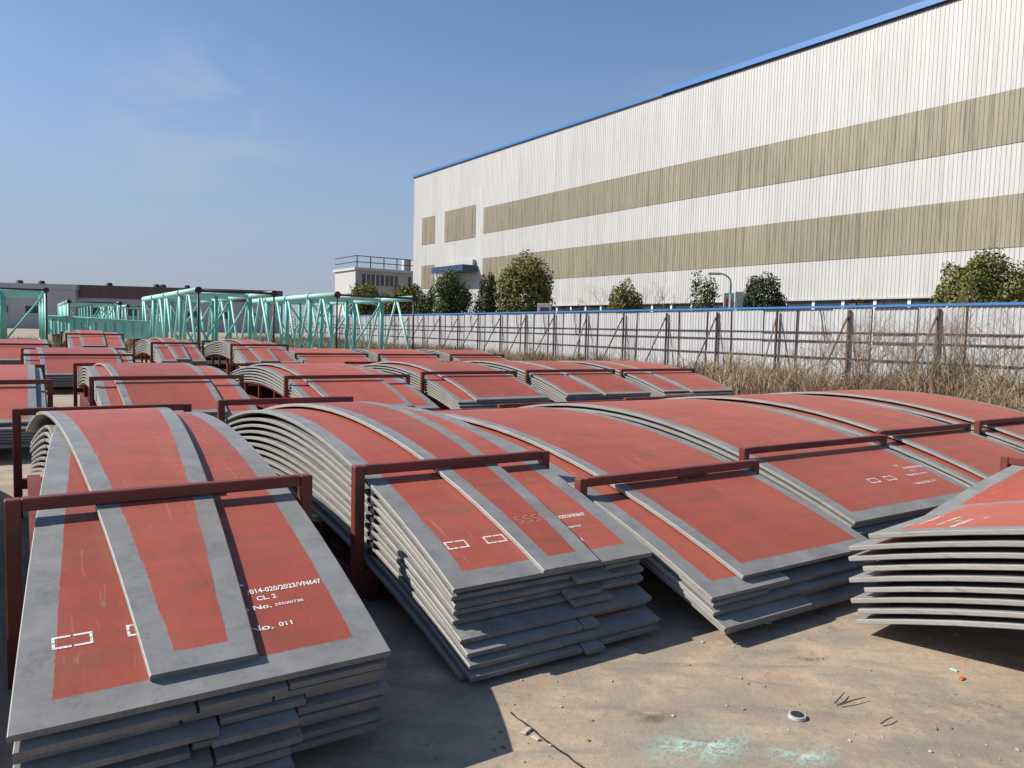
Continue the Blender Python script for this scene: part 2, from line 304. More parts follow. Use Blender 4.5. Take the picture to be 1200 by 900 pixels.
# strip of bare soil along the fence
def fence_pt(s, off=0.0, z=0.0):
    a = Vector((15.077, 22.538, 0)); d = Vector((-0.49347, 0.86976, 0)); n = Vector((-0.86976, -0.49347, 0))
    p = a + d * s + n * off; p.z = z; return p
sv = MB()
for i in range(40):
    s0, s1 = -14 + i * 3, -11 + i * 3
    o0 = 9.0 + 0.6 * math.sin(i * 1.3); o1 = 9.0 + 0.6 * math.sin((i + 1) * 1.3)
    sv.quad(fence_pt(s0, -14, 0.004), fence_pt(s0, o0, 0.004), fence_pt(s1, o1, 0.004), fence_pt(s1, -14, 0.004))
tag(obj('soil_verge', sv.mesh('soil_verge', ['soil'])), kind='structure')

# ------------------------------------------------------------------ curved plates and transport frames
T = 0.029
ORD = ['topmost', 'second', 'third', 'fourth', 'fifth', 'sixth', 'seventh', 'eighth', 'ninth', 'tenth', 'eleventh', 'twelfth']
class Stack:
    def __init__(s, desc, v0, v1, bf, br, zb, uc, zc, uf, zf, ur, n, pc=0.057, pe=0.041, rot=AZ, seg=20, **kw):
        s.__dict__.update(desc=desc, v0=v0, v1=v1, bf=bf, br=br, zb=zb, uc=uc, zc=zc, uf=uf, zf=zf, ur=ur, n=n, pc=pc, pe=pe, rot=rot, seg=seg, **kw)
        e = max(uc - uf, 0.1); s.e = e; s.drop = zc - zf
        s.ex = Vector((math.cos(rot), math.sin(rot), 0)); s.ey = Vector((-math.sin(rot), math.cos(rot), 0))
        s.plates = []
    def z(s, k, u):
        x = (u - s.uc) / s.e
        return s.zc - k * s.pc - (s.drop - k * (s.pc - s.pe)) * x * x
    def slope(s, k, u): return -2 * (s.drop - k * (s.pc - s.pe)) * (u - s.uc) / s.e ** 2
    def P(s, v, u, z=0): p = s.ex * v + s.ey * u; return Vector((p.x, p.y, z))

def plate(st, k, va, vb, uf, ur, mat, vra=None, vrb=None, dz=0.0, label='', bow=0.0, ch=0.004, name='curved_steel_plate'):
    """one curved plate: va..vb across at the front end, vra..vrb at the rear end"""
    vra = va if vra is None else vra; vrb = vb if vrb is None else vrb
    while st.z(k, uf) + dz - T < 0.006: uf += 0.02
    while st.z(k, ur) + dz - T < 0.006: ur -= 0.02
    n = st.seg; mb = MB(); uv1 = []; uv2 = []; Ln = ur - uf
    cv = (va + vb + vra + vrb) / 4; cu = (uf + ur) / 2; zmin = min(st.z(k, uf), st.z(k, ur)) + dz - T
    rings = []
    for i in range(n + 1):
        q = i / n; u = uf + Ln * q; z = st.z(k, u) + dz; m = st.slope(k, u); nl = math.hypot(1, m); nu, nz_ = -m / nl, 1 / nl
        a = va + (vra - va) * q + bow * 4 * q * (1 - q); b = vb + (vrb - vb) * q
        prof = ((a + ch, 0), (b - ch, 0), (b, -ch), (b, -T + ch), (b - ch, -T), (a + ch, -T), (a, -T + ch), (a, -ch))
        for vv, h in prof: mb.v.append((vv - cv, u + nu * h - cu, z + nz_ * h - zmin))
        rings.append((u - uf, b - a))
    for i in range(n):
        for j in range(8):
            a0 = i * 8 + j; a1 = i * 8 + (j + 1) % 8; b0 = a0 + 8; b1 = a1 + 8
            mb.f.append((a0, a1, b1, b0)); mb.mi.append(0 if j == 0 else 1)
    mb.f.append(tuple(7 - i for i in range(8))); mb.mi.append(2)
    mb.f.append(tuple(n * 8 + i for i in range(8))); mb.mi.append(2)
    me = mb.mesh('curved_steel_plate', [mat, 'steel_edge', 'cut_end_shaded'])
    A = me.uv_layers.new(name='near'); B = me.uv_layers.new(name='far')
    for p in me.polygons:
        for li in p.loop_indices:
            vi = me.loops[li].vertex_index; i, j = divmod(vi, 8); d, wd = rings[i]
            dv = 0.0 if j in (0, 5, 6, 7) else wd
            A.data[li].uv = (d, dv); B.data[li].uv = (Ln - d, wd - dv)
        p.use_smooth = False
    o = obj(name, me, None, st.P(cv, cu, zmin), st.rot)
    tag(o, label, 'steel plate', st.group if hasattr(st, 'group') else 'curved steel plates in the yard')
    o_c = (cv, cu, zmin); st.plates.append((o, o_c))
    return o, o_c

def frame(st, tab=True):
    s = st; rt = empty('transport_frame', s.P((s.v0 + s.v1) / 2, (s.bf + s.br) / 2, 0), s.rot)
    tag(rt, 'dark red steel transport frame holding ' + s.desc, 'transport frame', 'transport frames holding the plate stacks')
    cv, cu = (s.v0 + s.v1) / 2, (s.bf + s.br) / 2; hw = (s.v1 - s.v0) / 2 + 0.052; zb0 = s.zb; zbr = s.zb + (0.065 if s in (S['1'], S['2']) else 0)
    def part(nm, mb, bev=0.005):
        me = mb.mesh(nm, ['frame_red']); bevel(me, bev); return obj(nm, me, rt)
    for sy, ub in ((-1, s.bf - cu), (1, s.br - cu)):
        zb = zb0 if sy < 0 else zbr
        for sx in (-1, 1):
            m = MB(); m.box(sx * hw - 0.034, sx * hw + 0.034, ub - 0.036, ub + 0.036, 0.0, zb + 0.006); part('post', m)
        m = MB(); m.box(-hw + 0.034, hw - 0.034, ub - 0.03, ub + 0.03, zb - 0.056, zb + 0.008); part('top_bar', m)
        zl = s.z(s.n - 1, s.bf if sy < 0 else s.br) - T - 0.03
        if zl > 0.16:
            m = MB(); m.box(-hw + 0.034, hw - 0.034, ub - 0.04, ub + 0.04, zl - 0.1, zl - 0.012); part('cross_beam', m)
        if tab and sy < 0:
            m = MB(); m.box(hw * 0.05, hw * 0.38, ub - 0.02, ub + 0.02, zb - 0.072, zb - 0.0565); part('tab', m, 0.002)
    ends = (s.bf - 0.75, s.br + 0.75) if s.z(s.n - 1, s.uf) > 0.3 else (s.bf, s.br)
    for sx in (-1, 1):
        m = MB(); m.box(sx * (hw - 0.12) - 0.045, sx * (hw - 0.12) + 0.045, ends[0] - cu, ends[1] - cu, 0.0, 0.13 if s.uf < 11 else 0.34); part('base_rail', m)
        # cradle that follows the arch below the lowest plate
        m = MB(); k = 14; e0, e1 = s.bf + 0.06, s.br - 0.06
        for i in range(k + 1):
            u = e0 + (e1 - e0) * i / k; z = s.z(s.n - 1, u) - T - 0.008
            x = sx * (hw - 0.12)
            for a, b in ((-0.05, 0), (0.05, 0), (0.05, -0.022), (-0.05, -0.022)): m.v.append((x + a, u - cu, z + b))
        for i in range(k):
            for j in range(4): m.f.append((i * 4 + j, i * 4 + (j + 1) % 4, i * 4 + 4 + (j + 1) % 4, i * 4 + 4 + j)); m.mi.append(0)
        m.f += [(3, 2, 1, 0), (k * 4, k * 4 + 1, k * 4 + 2, k * 4 + 3)]; m.mi += [0, 0]
        me = m.mesh('cradle_rail', ['frame_red']); fixn(me); obj('cradle_rail', me, rt)
        for q in (0.25, 0.5, 0.75):
            u = s.bf + (s.br - s.bf) * q; z = s.z(s.n - 1, u) - T - 0.04; x = sx * (hw - 0.12)
            m = MB(); m.box(x - 0.03, x + 0.03, u - cu - 0.03, u - cu + 0.03, 0.13 if s.uf < 11 else 0.34, z); part('strut', m)
    for u in ends:
        m = MB(); m.box(-hw + 0.17, hw - 0.17, u - cu - 0.05 if u == ends[0] else u - cu - 0.05, u - cu + 0.05, 0.005, 0.12 if s.uf < 11 else 0.33)
        part('base_beam', m)
    if ends[0] < s.bf - 0.1:
        m = MB(); zz = s.z(s.n - 1, s.bf - 0.75) - T - 0.012; m.box(-hw, hw, ends[0] - cu + 0.06, ends[0] - cu + 0.14, max(0.14 if s.uf < 11 else 0.345, zz - 0.1), max(zz, 0.36)); part('cross_beam', m)
    return rt

# (description, v0, v1, bar u front, bar u rear, bar z, crest u, crest z, front end u, front end z, rear end u, layers)
def std(desc, v0, v1, bf, zb, n, zc=None, zf=None, fl=4.35, ov=1.45, seg=14, **kw):
    zc = zb + 0.1 if zc is None else zc; zf = zc - 0.56 if zf is None else zf
    return Stack(desc, v0, v1, bf, bf + fl, zb, bf + fl / 2 - 0.1, zc, bf - ov, zf, bf + fl + ov - 0.2, n, seg=seg, **kw)

S = {}
S['a'] = Stack('the stack cut off at the left edge', -2.05, -0.55, 4.3, 8.6, 0.8, 6.4, 0.88, 2.9, 0.28, 9.8, 6, seg=14)
S['1'] = Stack('the front left stack', 0.0, 1.33, 4.34, 8.1, 0.925, 6.42, 1.085, 2.90, 0.475, 9.8, 10, 0.063, 0.041, seg=30)
S['2'] = Stack('the tall second stack', 1.86, 3.22, 4.59, 8.6, 0.905, 6.5, 1.085, 3.38, 0.485, 9.9, 11, 0.064, 0.042, seg=30)
S['3'] = Stack('the third front stack', 3.38, 5.12, 4.2, 8.6, 0.76, 6.4, 0.96, 3.02, 0.31, 9.8, 6, 0.052, 0.038, seg=24)
S['4'] = Stack('the fourth front stack', 5.76, 7.93, 4.75, 9.1, 0.75, 6.95, 0.93, 3.62, 0.29, 10.2, 6, 0.056, 0.042, seg=20)
S['5'] = Stack('the fifth front stack', 8.3, 10.15, 4.95, 9.3, 0.755, 7.1, 0.93, 3.7, 0.30, 10.5, 6, 0.056, 0.042, seg=18)
S['6'] = Stack('the last front stack before the grass', 10.75, 12.8, 5.05, 9.1, 0.755, 7.2, 0.93, 3.75, 0.30, 10.6, 6, 0.056, 0.042, seg=18)
S['7'] = Stack('the right pile with long edges', 4.53, 5.9, -3.1, 0.8, 1.1, -1.12, 1.10, -4.32, 0.625, 2.1, 9, 0.060, 0.066, rot=R(40), seg=24)
S['8'] = Stack('the turned stack behind the right pile', -3.32, -1.9, 7.7, 11.8, 0.74, 9.75, 0.84, 6.2, 0.37, 13.2, 5, 0.05, 0.045, rot=AZ - math.pi / 2, seg=20)
for key, desc, v0, v1, bf, zb, n, seg in (
    ('b1', 'the left edge stack, second row', -2.1, 0.28, 12.85, 0.93, 7, 14), ('b2', 'the second row stack behind front left', 0.95, 3.1, 13.4, 0.93, 7, 14),
    ('b3', 'the third stack, second row', 3.88, 6.08, 13.1, 0.93, 7, 14), ('b4', 'the fourth stack, second row', 6.86, 9.0, 13.85, 0.93, 7, 14),
    ('b5', 'the fifth stack, second row', 9.62, 12.05, 14.15, 0.93, 7, 14), ('b6', 'the rightmost stack, second row', 12.42, 14.8, 14.15, 0.93, 7, 14),
    ('c1', 'the left edge stack, third row', 0.05, 2.5, 22.9, 0.92, 7, 10), ('c2', 'the left tall stack, third row', 3.35, 4.6, 25.2, 1.2, 9, 12), ('c3', 'the right tall stack, third row', 5.4, 7.0, 24.0, 1.2, 9, 12),
    ('c4', 'the fourth stack, third row', 7.46, 9.8, 24.3, 0.92, 7, 10), ('c5', 'the fifth stack, third row', 10.2, 12.35, 24.0, 0.92, 7, 10), ('c6', 'the rightmost stack, third row', 12.9, 15.0, 23.9, 0.92, 7, 10),
    ('d1', 'the left edge stack, fourth row', -1.4, 0.75, 29.5, 1.0, 7, 10), ('d2', 'the farthest stack below teal girders', 1.5, 3.35, 34.0, 1.3, 8, 10)):
    S[key] = std(desc, v0, v1, bf, zb, n, seg=seg)

def lab(st, k, extra=''):
    return 'red curved plate, %s layer%s of %s' % (ORD[k], extra, st.desc)
FRONT = {}
# --- front left stack: tapered strip on a wide plate, split layers below
s = S['1']
FRONT['1s'] = plate(s, 0, 0.375, 0.765, 2.98, 9.4, 'plate_strip', 0.02, 1.23, 0.0, 'tapered red primed strip plate lying on top of the front left stack')
FRONT['1w'] = plate(s, 1, -0.065, 1.29, 2.88, 9.75, 'plate_wide', 0.44, 1.36, dz=0.012, label='wide red plate stencilled with white text on the front left stack')
splits1 = [(0.60, 0.05, -0.02, 0.10), (0.56, 0.0, -0.05, 0.06), (0.66, 0.08, -0.01, 0.0), (0.62, -0.02, 0.04, 0.07), (0.58, 0.03, -0.04, 0.05), (0.64, 0.06, 0.0, -0.03), (0.6, 0.0, 0.05, 0.02), (0.6, 0.0, 0.05, 0.02)]
for i, (q, da, db, dc) in enumerate(splits1):
    k = i + 2; va, vb = -0.05 + rnd(-0.01, 0.02), 1.29 + rnd(-0.02, 0.02); cut = va + (vb - va) * q
    plate(s, k, va, cut - 0.22 - 0.01, s.uf - da * 0.6 + 0.0, 9.7, 'plate_narrow_border', 0.05 + rnd(-.01, .02), cut - 0.14, bow=0.17 + rnd(-.01, .01), label=lab(s, k, ' left piece'))
    plate(s, k, cut - 0.22 + 0.004, cut + 0.11, s.uf - db * 0.6 - rnd(0, 0.06), 9.7, 'plate_narrow_border', cut - 0.13, cut + 0.11, label=lab(s, k, ' middle piece'))
    plate(s, k, cut + 0.12, vb, s.uf - dc * 0.4 + 0.03, 9.7, 'plate_narrow_border', label=lab(s, k, ' right piece'))
# --- second stack
s = S['2']
FRONT['2s'] = plate(s, 0, 2.42, 2.82, 3.36, 10.3, 'plate_strip', 2.05, 2.95, 0.0, 'tapered red strip plate with chalk scribble atop the tall second stack')
FRONT['2w'] = plate(s, 1, 1.86, 3.26, 3.38, 10.45, 'plate_wide', 1.86, 3.2, dz=0.012, label='wide red plate with two stencilled boxes under the tall second stack\'s strip')
for k in range(2, 11):
    va, vb = 1.86 + rnd(-0.015, 0.02), 3.2 + rnd(-0.02, 0.01); fwd = -0.01 + max(0, k - 5) * 0.055
    if k in (2, 4, 5, 7, 9):
        q = rnd(0.48, 0.62); cut = va + (vb - va) * q; q2 = cut + rnd(0.1, 0.32)
        plate(s, k, va, cut - 0.006, s.uf - fwd - rnd(-0.03, 0.05), 10.45, 'plate_narrow_border', label=lab(s, k, ' left piece'))
        plate(s, k, cut + 0.006, q2, s.uf - fwd - (rnd(0.0, 0.08) if k < 7 else rnd(0, 0.04)), 10.45, 'plate_narrow_border', label=lab(s, k, ' middle piece'))
        plate(s, k, q2 + 0.01, vb, s.uf - fwd + rnd(-0.02, 0.06), 10.45, 'plate_narrow_border', label=lab(s, k, ' right piece'))
    else:
        plate(s, k, va, vb, s.uf - fwd - rnd(-0.02, 0.04), 10.45, 'plate_wide', label=lab(s, k))
# --- third stack
s = S['3']
FRONT['3t'] = plate(s, 0, 3.72, 5.16, 3.06, 9.6, 'plate_strip', 3.35, 5.0, label='clean broad red plate on top of the third front stack')
plate(s, 1, 3.38, 4.1, 3.0, 9.6, 'plate_wide', label=lab(s, 1, ' left piece')); plate(s, 1, 4.12, 5.13, 3.12, 9.6, 'plate_narrow_border', label=lab(s, 1, ' right piece'))
plate(s, 2, 3.40, 3.9, 3.0, 9.6, 'plate_narrow_border', label=lab(s, 2, ' left piece')); plate(s, 2, 3.92, 5.1, 3.02, 9.6, 'plate_wide', label=lab(s, 2, ' right piece'))
plate(s, 3, 3.38, 5.1, 2.98, 9.6, 'plate_wide', label=lab(s, 3)); plate(s, 4, 3.39, 4.2, 2.9, 9.6, 'plate_wide', label=lab(s, 4, ' left piece'))
plate(s, 4, 4.22, 5.1, 3.0, 9.6, 'plate_wide', label=lab(s, 4, ' right piece')); plate(s, 5, 3.42, 5.05, 2.92, 9.6, 'plate_wide', label=lab(s, 5))
# --- the others
def fill(key, top=None, strips=()):
    s = S[key]; n = s.n; dz = 0
    for i, (a0, a1, b0, b1) in enumerate(strips):
        plate(s, 0, a0, a1, s.uf + rnd(0, .06), s.ur - 0.1, 'plate_strip', b0, b1, 0.004, lab(s, 0, '' if len(strips) == 1 else [' left strip', ' right strip'][i]))
    k0 = 1 if strips else 0
    for k in range(k0, n):
        plate(s, k, s.v0 + rnd(-.012, .02), s.v1 + rnd(-.02, .012), s.uf + rnd(-.06, .05), s.ur + rnd(-.06, .06), 'plate_wide', label=lab(s, k))
fill('a'); fill('4'); fill('5', strips=[(8.55, 10.15, 8.5, 10.15)]); fill('6', strips=[(10.95, 12.8, 11.0, 12.8)]); fill('7'); fill('8')
fill('b1', strips=[(-1.6, 0.15, -1.7, 0.2)]); fill('b2', strips=[(1.25, 2.62, 1.15, 2.75)]); fill('b3', strips=[(4.2, 5.6, 4.1, 5.72)])
fill('b4', strips=[(7.25, 8.95, 7.2, 9.0)]); fill('b5', strips=[(9.66, 10.62, 9.66, 10.5), (10.68, 12.05, 10.6, 12.05)]); fill('b6', strips=[(12.46, 13.28, 12.46, 13.2), (13.34, 14.8, 13.3, 14.8)])
fill('c1', strips=[(0.4, 2.2, 0.3, 2.3)]); fill('c2', strips=[(3.75, 4.15, 3.6, 4.3)]); fill('c3', strips=[(5.85, 6.4, 5.7, 6.6)])
fill('c4'); fill('c5'); fill('c6'); fill('d1'); fill('d2', strips=[(1.9, 2.7, 1.8, 2.9)])
for k_ in S: frame(S[k_], tab=k_ in ('1', '3'))
# rubber spacers between the plates at the second stack's front post
s = S['2']
for k in range(1, 9):
    u = s.bf - 0.09; z1 = s.z(k, u) - T + (0.012 if k == 1 else 0); z0 = s.z(k + 1, u) + 0.001
    m = MB(); m.box(-0.03, 0.05, -0.05, 0.05, 0, max(0.008, z1 - z0 - 0.002)); me = m.mesh('spacer_block', ['rubber_black'])
    tag(obj('spacer_block', me, None, s.P(s.v0 + 0.03, u, z0), s.rot), 'black spacer block beside the front post, %s gap from the top of the second stack' % ORD[k - 1].replace('topmost', 'first'), 'spacer', 'spacers in the second stack')
# timber offcut resting on the cradle between the first two stacks
m = MB(); m.box(-0.04, 0.04, -0.12, 0.12, 0, 0.04); me = m.mesh('timber_block', ['timber']); bevel(me, 0.003)
tag(obj('timber_block', me, None, s.P(s.v0 - 0.0, s.bf + 1.0, s.z(10, s.bf + 1.0) - T - 0.048), s.rot), 'small pale timber block between the first two stacks', 'timber')

# ------------------------------------------------------------------ stencil marks and lettering on the plates
def conform(st, k, dz, po, cen, name, polys, mat='stencil_white', lift=0.0016):
    """polys: list of faces, each a list of (v, u) yard points; laid just above the curved plate"""
    mb = MB(); cv, cu, cz = cen
    for f in polys:
        i0 = len(mb.v)
        for (v, u) in f: mb.v.append((v - cv, u - cu, st.z(k, u) + dz + lift - cz))
        mb.f.append(tuple(range(i0, i0 + len(f)))); mb.mi.append(0)
    me = mb.mesh(name, [mat]); fixn(me)
    return obj(name, me, po)
def box_outline(v, u, wv, hu, th=0.011, gap=0.0045):
    fs = []; x0, x1, y0, y1 = v, v + wv, u, u + hu; xm, ym = (x0 + x1) / 2, (y0 + y1) / 2
    for ya in (y0, y1 - th):
        for a, b in ((x0, xm - gap), (xm + gap, x1)): fs.append([(a, ya), (b, ya), (b, ya + th), (a, ya + th)])
    for xa in (x0, x1 - th):
        for a, b in ((y0 + th, ym - gap / 2), (ym + gap / 2, y1 - th)): fs.append([(xa, a), (xa + th, a), (xa + th, b), (xa, b)])
    return fs
def lettering(text, x0, x1, y, h):
    """glyph faces fitted to x0..x1 and height h"""
    cu_ = bpy.data.curves.new('lettering', 'FONT'); cu_.body = text; cu_.size = 1.0; cu_.resolution_u = 3; cu_.offset = 0.022
    o = bpy.data.objects.new('lettering', cu_); col.objects.link(o); dg = bpy.context.evaluated_depsgraph_get()
    me = bpy.data.meshes.new_from_object(o.evaluated_get(dg)); xs = [q.co.x for q in me.vertices]; a, b = min(xs), max(xs); k = (x1 - x0) / (b - a)
    fs = [[(x0 + (me.vertices[i].co.x - a) * k, y + me.vertices[i].co.y * h / 0.7) for i in p.vertices] for p in me.polygons]
    bpy.data.objects.remove(o); bpy.data.meshes.remove(me); bpy.data.curves.remove(cu_); return fs
def marks(key, k, dz, pc, v, u, sc=1.0, sg=1, boxes=True):
    st = S[key]; po, cen = pc
    def put(nm, fs): conform(st, k, dz, po, cen, nm, [[(v + sg * a * sc, u + sg * b * sc) for a, b in f] for f in fs])
    if boxes: put('stencil_box', box_outline(0, 0.02, 0.145, 0.075)); put('stencil_box', box_outline(0.27, 0.02, 0.145, 0.075))
    rows = [('Ca', 0.73, 0.79, 0.24, 0.026), ('/014-020/2023/VN647', 0.79, 1.145, 0.168, 0.034), ('CL. 2', 0.82, 0.91, 0.112, 0.03), ('Plate No.', 0.66, 0.87, 0.048, 0.03), ('23500/730', 0.885, 1.02, 0.054, 0.017), ('Serial No.', 0.56, 0.84, -0.095, 0.034), ('011', 0.865, 0.925, -0.09, 0.027)]
    for tx, x0, x1, dy, h in rows: put('stencil_lettering', lettering(tx, x0, x1, dy, h))
marks('1', 1, 0.012, FRONT['1w'], 0.075, 3.235, 0.95)
marks('2', 1, 0.012, FRONT['2w'], 1.995, 3.67, 0.95)
marks('4', 0, 0.0, S['4'].plates[0], 6.72, 4.05, 1.0)
marks('7', 0, 0.0, S['7'].plates[0], 5.74, 1.81, 0.95, -1, False)
# chalk scribble on the second stack's strip
fs = []
def stroke(pts, th=0.0035):
    for (a, b), (c, d) in zip(pts, pts[1:]):
        dx, dy = c - a, d - b; l = math.hypot(dx, dy) or 1; nx, ny_ = -dy / l * th / 2, dx / l * th / 2
        fs.append([(a - nx, b - ny_), (c - nx, d - ny_), (c + nx, d + ny_), (a + nx, b + ny_)])
for i, ch in enumerate('5S5E'):
    x = 2.53 + i * 0.062; y = 3.78
    if ch == 'E': stroke([(x + .04, y + .07), (x, y + .07), (x, y), (x + .04, y)]); stroke([(x, y + .035), (x + .03, y + .035)])
    else: stroke([(x + .04, y + .07), (x + .004, y + .066), (x, y + .04), (x + .034, y + .036), (x + .038, y + .008), (x, y)])
conform(S['2'], 0, 0.0, FRONT['2s'][0], FRONT['2s'][1], 'chalk_mark', fs, 'chalk')

# ------------------------------------------------------------------ the big factory hall
BA = Vector((21.691, 39.512, 0)); BD = Vector((-0.56880, 0.82248, 0)); BN = Vector((-0.82248, -0.56880, 0))   # wall line, direction away, normal to the yard
BROT = math.atan2(BD.y, BD.x)                                                # local x runs along the wall, local y = inward
S_END = 58.7; S_BEG = -30.0
hall = empty('factory_hall', BA + BD * ((S_END + S_BEG) / 2), BROT)
tag(hall, 'huge white corrugated factory hall with beige bands and blue roof edge', 'factory')
MID = (S_END + S_BEG) / 2
def hs(s): return s - MID
# local +y of an object rotated by BROT: left of BD -> (-BD.y, BD.x) = towards the yard
def corrugated(s0, s1, z0, z1, off=0.0, pitch=0.22, h=0.018):
    mb = MB(); n = int((s1 - s0) / pitch); xs = []
    for i in range(n):
        x = s0 + i * pitch; xs += [(x, 0), (x + pitch * .58, 0), (x + pitch * .66, h), (x + pitch * .92, h)]
    xs.append((s1, 0))
    for (x, y) in xs: mb.v += [(hs(x), y + off, z0), (hs(x), y + off, z1)]
    for i in range(len(xs) - 1): mb.f.append((2 * i, 2 * i + 1, 2 * i + 3, 2 * i + 2)); mb.mi.append(0)
    return mb
def hpart(nm, mb, mat, parent=None):
    me = mb.mesh(nm, [mat] if isinstance(mat, str) else mat); fixn(me); return obj(nm, me, parent or hall)
SB = 43.7
# core body (behind the cladding)
m = MB(); m.box(hs(S_BEG), hs(S_END) - 0.05, -45, -0.06, 0, 18.9); hpart('wall_core', m, 'cladding_white')
for nm, z0, z1, mat in (('cladding_upper', 13.8, 19.0, 'cladding_white'), ('cladding_middle', 8.86, 11.32, 'cladding_white'), ('cladding_lower', 4.08, 6.4, 'cladding_white')):
    hpart('cladding_sheet', corrugated(S_BEG, S_END if 'upper' in nm else SB, z0, z1), mat)
for z0, z1 in ((11.30, 13.82), (6.38, 8.88)): hpart('daylight_band', corrugated(S_BEG, SB, z0, z1, 0.03), 'cladding_beige')
# far bay: white field with separate beige panels
hpart('cladding_sheet', corrugated(SB, S_END, 0.0, 13.8), 'cladding_white')
for s0, s1, z0, z1 in ((53.6, 56.6, 11.2, 14.15), (45.2, 51.5, 11.1, 14.3), (53.6, 56.6, 6.3, 8.85)):
    hpart('daylight_panel', corrugated(s0, s1, z0, z1, 0.045), 'cladding_beige')
# base wall, ribbon of ground-floor windows
m = MB(); m.box(hs(S_BEG), hs(SB), -0.03, 0.02, 0, 1.0); hpart('plinth', m, 'cladding_grey')
m = MB(); m.box(hs(S_BEG), hs(SB), -0.05, -0.03, 1.0, 4.08); hpart('window_ribbon', m, 'glass_dark')
wmesh = MB(); wmesh.box(-0.09, 0.09, -0.03, 0.03, 1.0, 4.06); wm = wmesh.mesh('mullion', ['white_paint'])
x = S_BEG + 0.8
while x < SB: obj('mullion', wm, hall, (hs(x), 0.0, 0)); x += 1.9
m = MB(); m.box(hs(S_BEG), hs(SB), 0.0, 0.16, 4.04, 4.12); hpart('window_hood', m, 'cladding_grey')
# roof edge: blue flashing, dark gutter line, step in the edge
m = MB(); m.box(hs(19.9), hs(S_END) + 0.15, -0.1, 0.14, 18.98, 19.18); hpart('roof_flashing', m, 'blue_trim')
m = MB(); m.box(hs(S_BEG), hs(19.85), -0.1, 0.2, 19.0, 19.34); hpart('roof_flashing', m, 'blue_trim')
m = MB(); m.box(hs(S_BEG), hs(S_END), 0.0, 0.10, 18.90, 18.975); hpart('gutter', m, 'dark_metal')
m = MB(); m.v = [(hs(S_BEG), -0.15, 19.1), (hs(S_END), -0.15, 19.1), (hs(S_END), -45, 19.1), (hs(S_BEG), -45, 19.1), (hs(S_BEG), -22, 21.2), (hs(S_END), -22, 21.2)]
m.f = [(0, 1, 5, 4), (2, 3, 4, 5), (0, 4, 3), (1, 2, 5)]; m.mi = [0] * 4; hpart('roof', m, 'blue_trim')
m = MB(); m.box(hs(44.6), hs(51.0), 0.06, 1.8, 7.65, 8.25); hpart('entrance_canopy', m, 'blue_dark')
m = MB(); m.box(hs(45.0), hs(50.4), 0.06, 0.4, 8.26, 8.85); hpart('canopy_upstand', m, 'cladding_grey')

# ------------------------------------------------------------------ grey annex block behind, brown sheds far left
c0 = at_Y(417, 313, 115); zr = c0.z
annex = empty('office_block', (c0.x, c0.y, 0), math.atan2(BD.y, BD.x) - math.pi / 2)   # local x = to the right along the shaded face, y = away
tag(annex, 'grey flat roofed office block with roof railings left of the hall', 'building')
def apart(nm, mb, mat, par=None):
    me = mb.mesh(nm, [mat]); fixn(me); return obj(nm, me, par or annex)
m = MB(); m.box(0, 30, 0.0, 8.2, 0, zr - 0.4); apart('wall', m, 'concrete_grey')
m = MB(); m.box(-0.05, 0.0, 0.0, 8.2, 0, zr - 0.45); apart('side_wall_lit', m, 'annex_pale')  # sunlight on this side is put into its paler colour
m = MB(); m.box(-0.3, 30.2, -0.3, 8.5, zr - 0.4, zr); apart('cornice', m, 'annex_pale')
for i in range(9):
    if i == 4: continue
    f = MB(); f.box(1.0 + i * 1.55, 2.3 + i * 1.55, -0.05, 0.05, zr - 2.6, zr - 0.95); fo = apart('window', f, 'glass_dark')
    f = MB(); f.box(1.6 + i * 1.55, 1.68 + i * 1.55, -0.09, -0.055, zr - 2.6, zr - 0.95); apart('frame', f, 'white_paint', fo)
m = MB(); m.box(10.5, 13.0, 1.0, 4.0, zr, zr + 2.0); apart('roof_hut', m, 'concrete_grey'); m = MB(); m.box(8.2, 9.4, 0.4, 1.2, zr, zr + 1.7); apart('roof_tank', m, 'annex_pale')
for i in range(7):
    m = MB(); m.beam((0.1 + i * 2.2, -0.2, zr), (0.1 + i * 2.2, -0.2, zr + 1.75), 0.12, 0.12); apart('railing_post', m, 'dark_metal')
for z in (0.8, 1.7):
    m = MB(); m.beam((0, -0.2, zr + z), (14, -0.2, zr + z), 0.12, 0.12); m.beam((-0.1, -0.2, zr + z), (-0.1, 8, zr + z), 0.12, 0.12); apart('railing', m, 'dark_metal')

def shed(x0, x1, y0, y1, Y0, Y1, wallm, bandm, band, label):
    a = at_Y(x0, y0, Y0); b = at_Y(x1, y1, Y1); d = Vector((b.x - a.x, b.y - a.y, 0)); ln = d.length
    rt = empty('warehouse', (a.x, a.y, 0), math.atan2(d.y, d.x)); tag(rt, label, 'warehouse')
    def add(nm, mb, mat): me = mb.mesh(nm, [mat]); fixn(me); return obj(nm, me, rt)
    za = a.z; zb_ = b.z
    m = MB(); m.box(0, ln, 0, 30, 0, za - band); 
    for i, v in enumerate(m.v):
        if v[2] > 1 and v[0] > 1: m.v[i] = (v[0], v[1], zb_ - band)
    add('wall', m, wallm)
    m = MB(); m.box(-0.2, ln + 0.2, -0.3, 30, za - band, za)
    for i, v in enumerate(m.v):
        if v[0] > 1: m.v[i] = (v[0], v[1], v[2] + zb_ - za)
    add('roof_band', m, bandm)
    n = int(ln / 6)
    for i in range(n):
        m = MB(); m.box(2 + i * 6, 5 + i * 6, -0.08, 0.05, 3.0, 4.4); add('window', m, 'glass_dark')
    for i in range(4):
        m = MB(); x = rnd(0.1, 0.9) * ln; zz = za + (zb_ - za) * x / ln; m.tube((x, 3, zz), (x, 3, zz + 0.7), 0.7, 0.5, 10); add('roof_vent', m, 'dark_metal')
    return rt
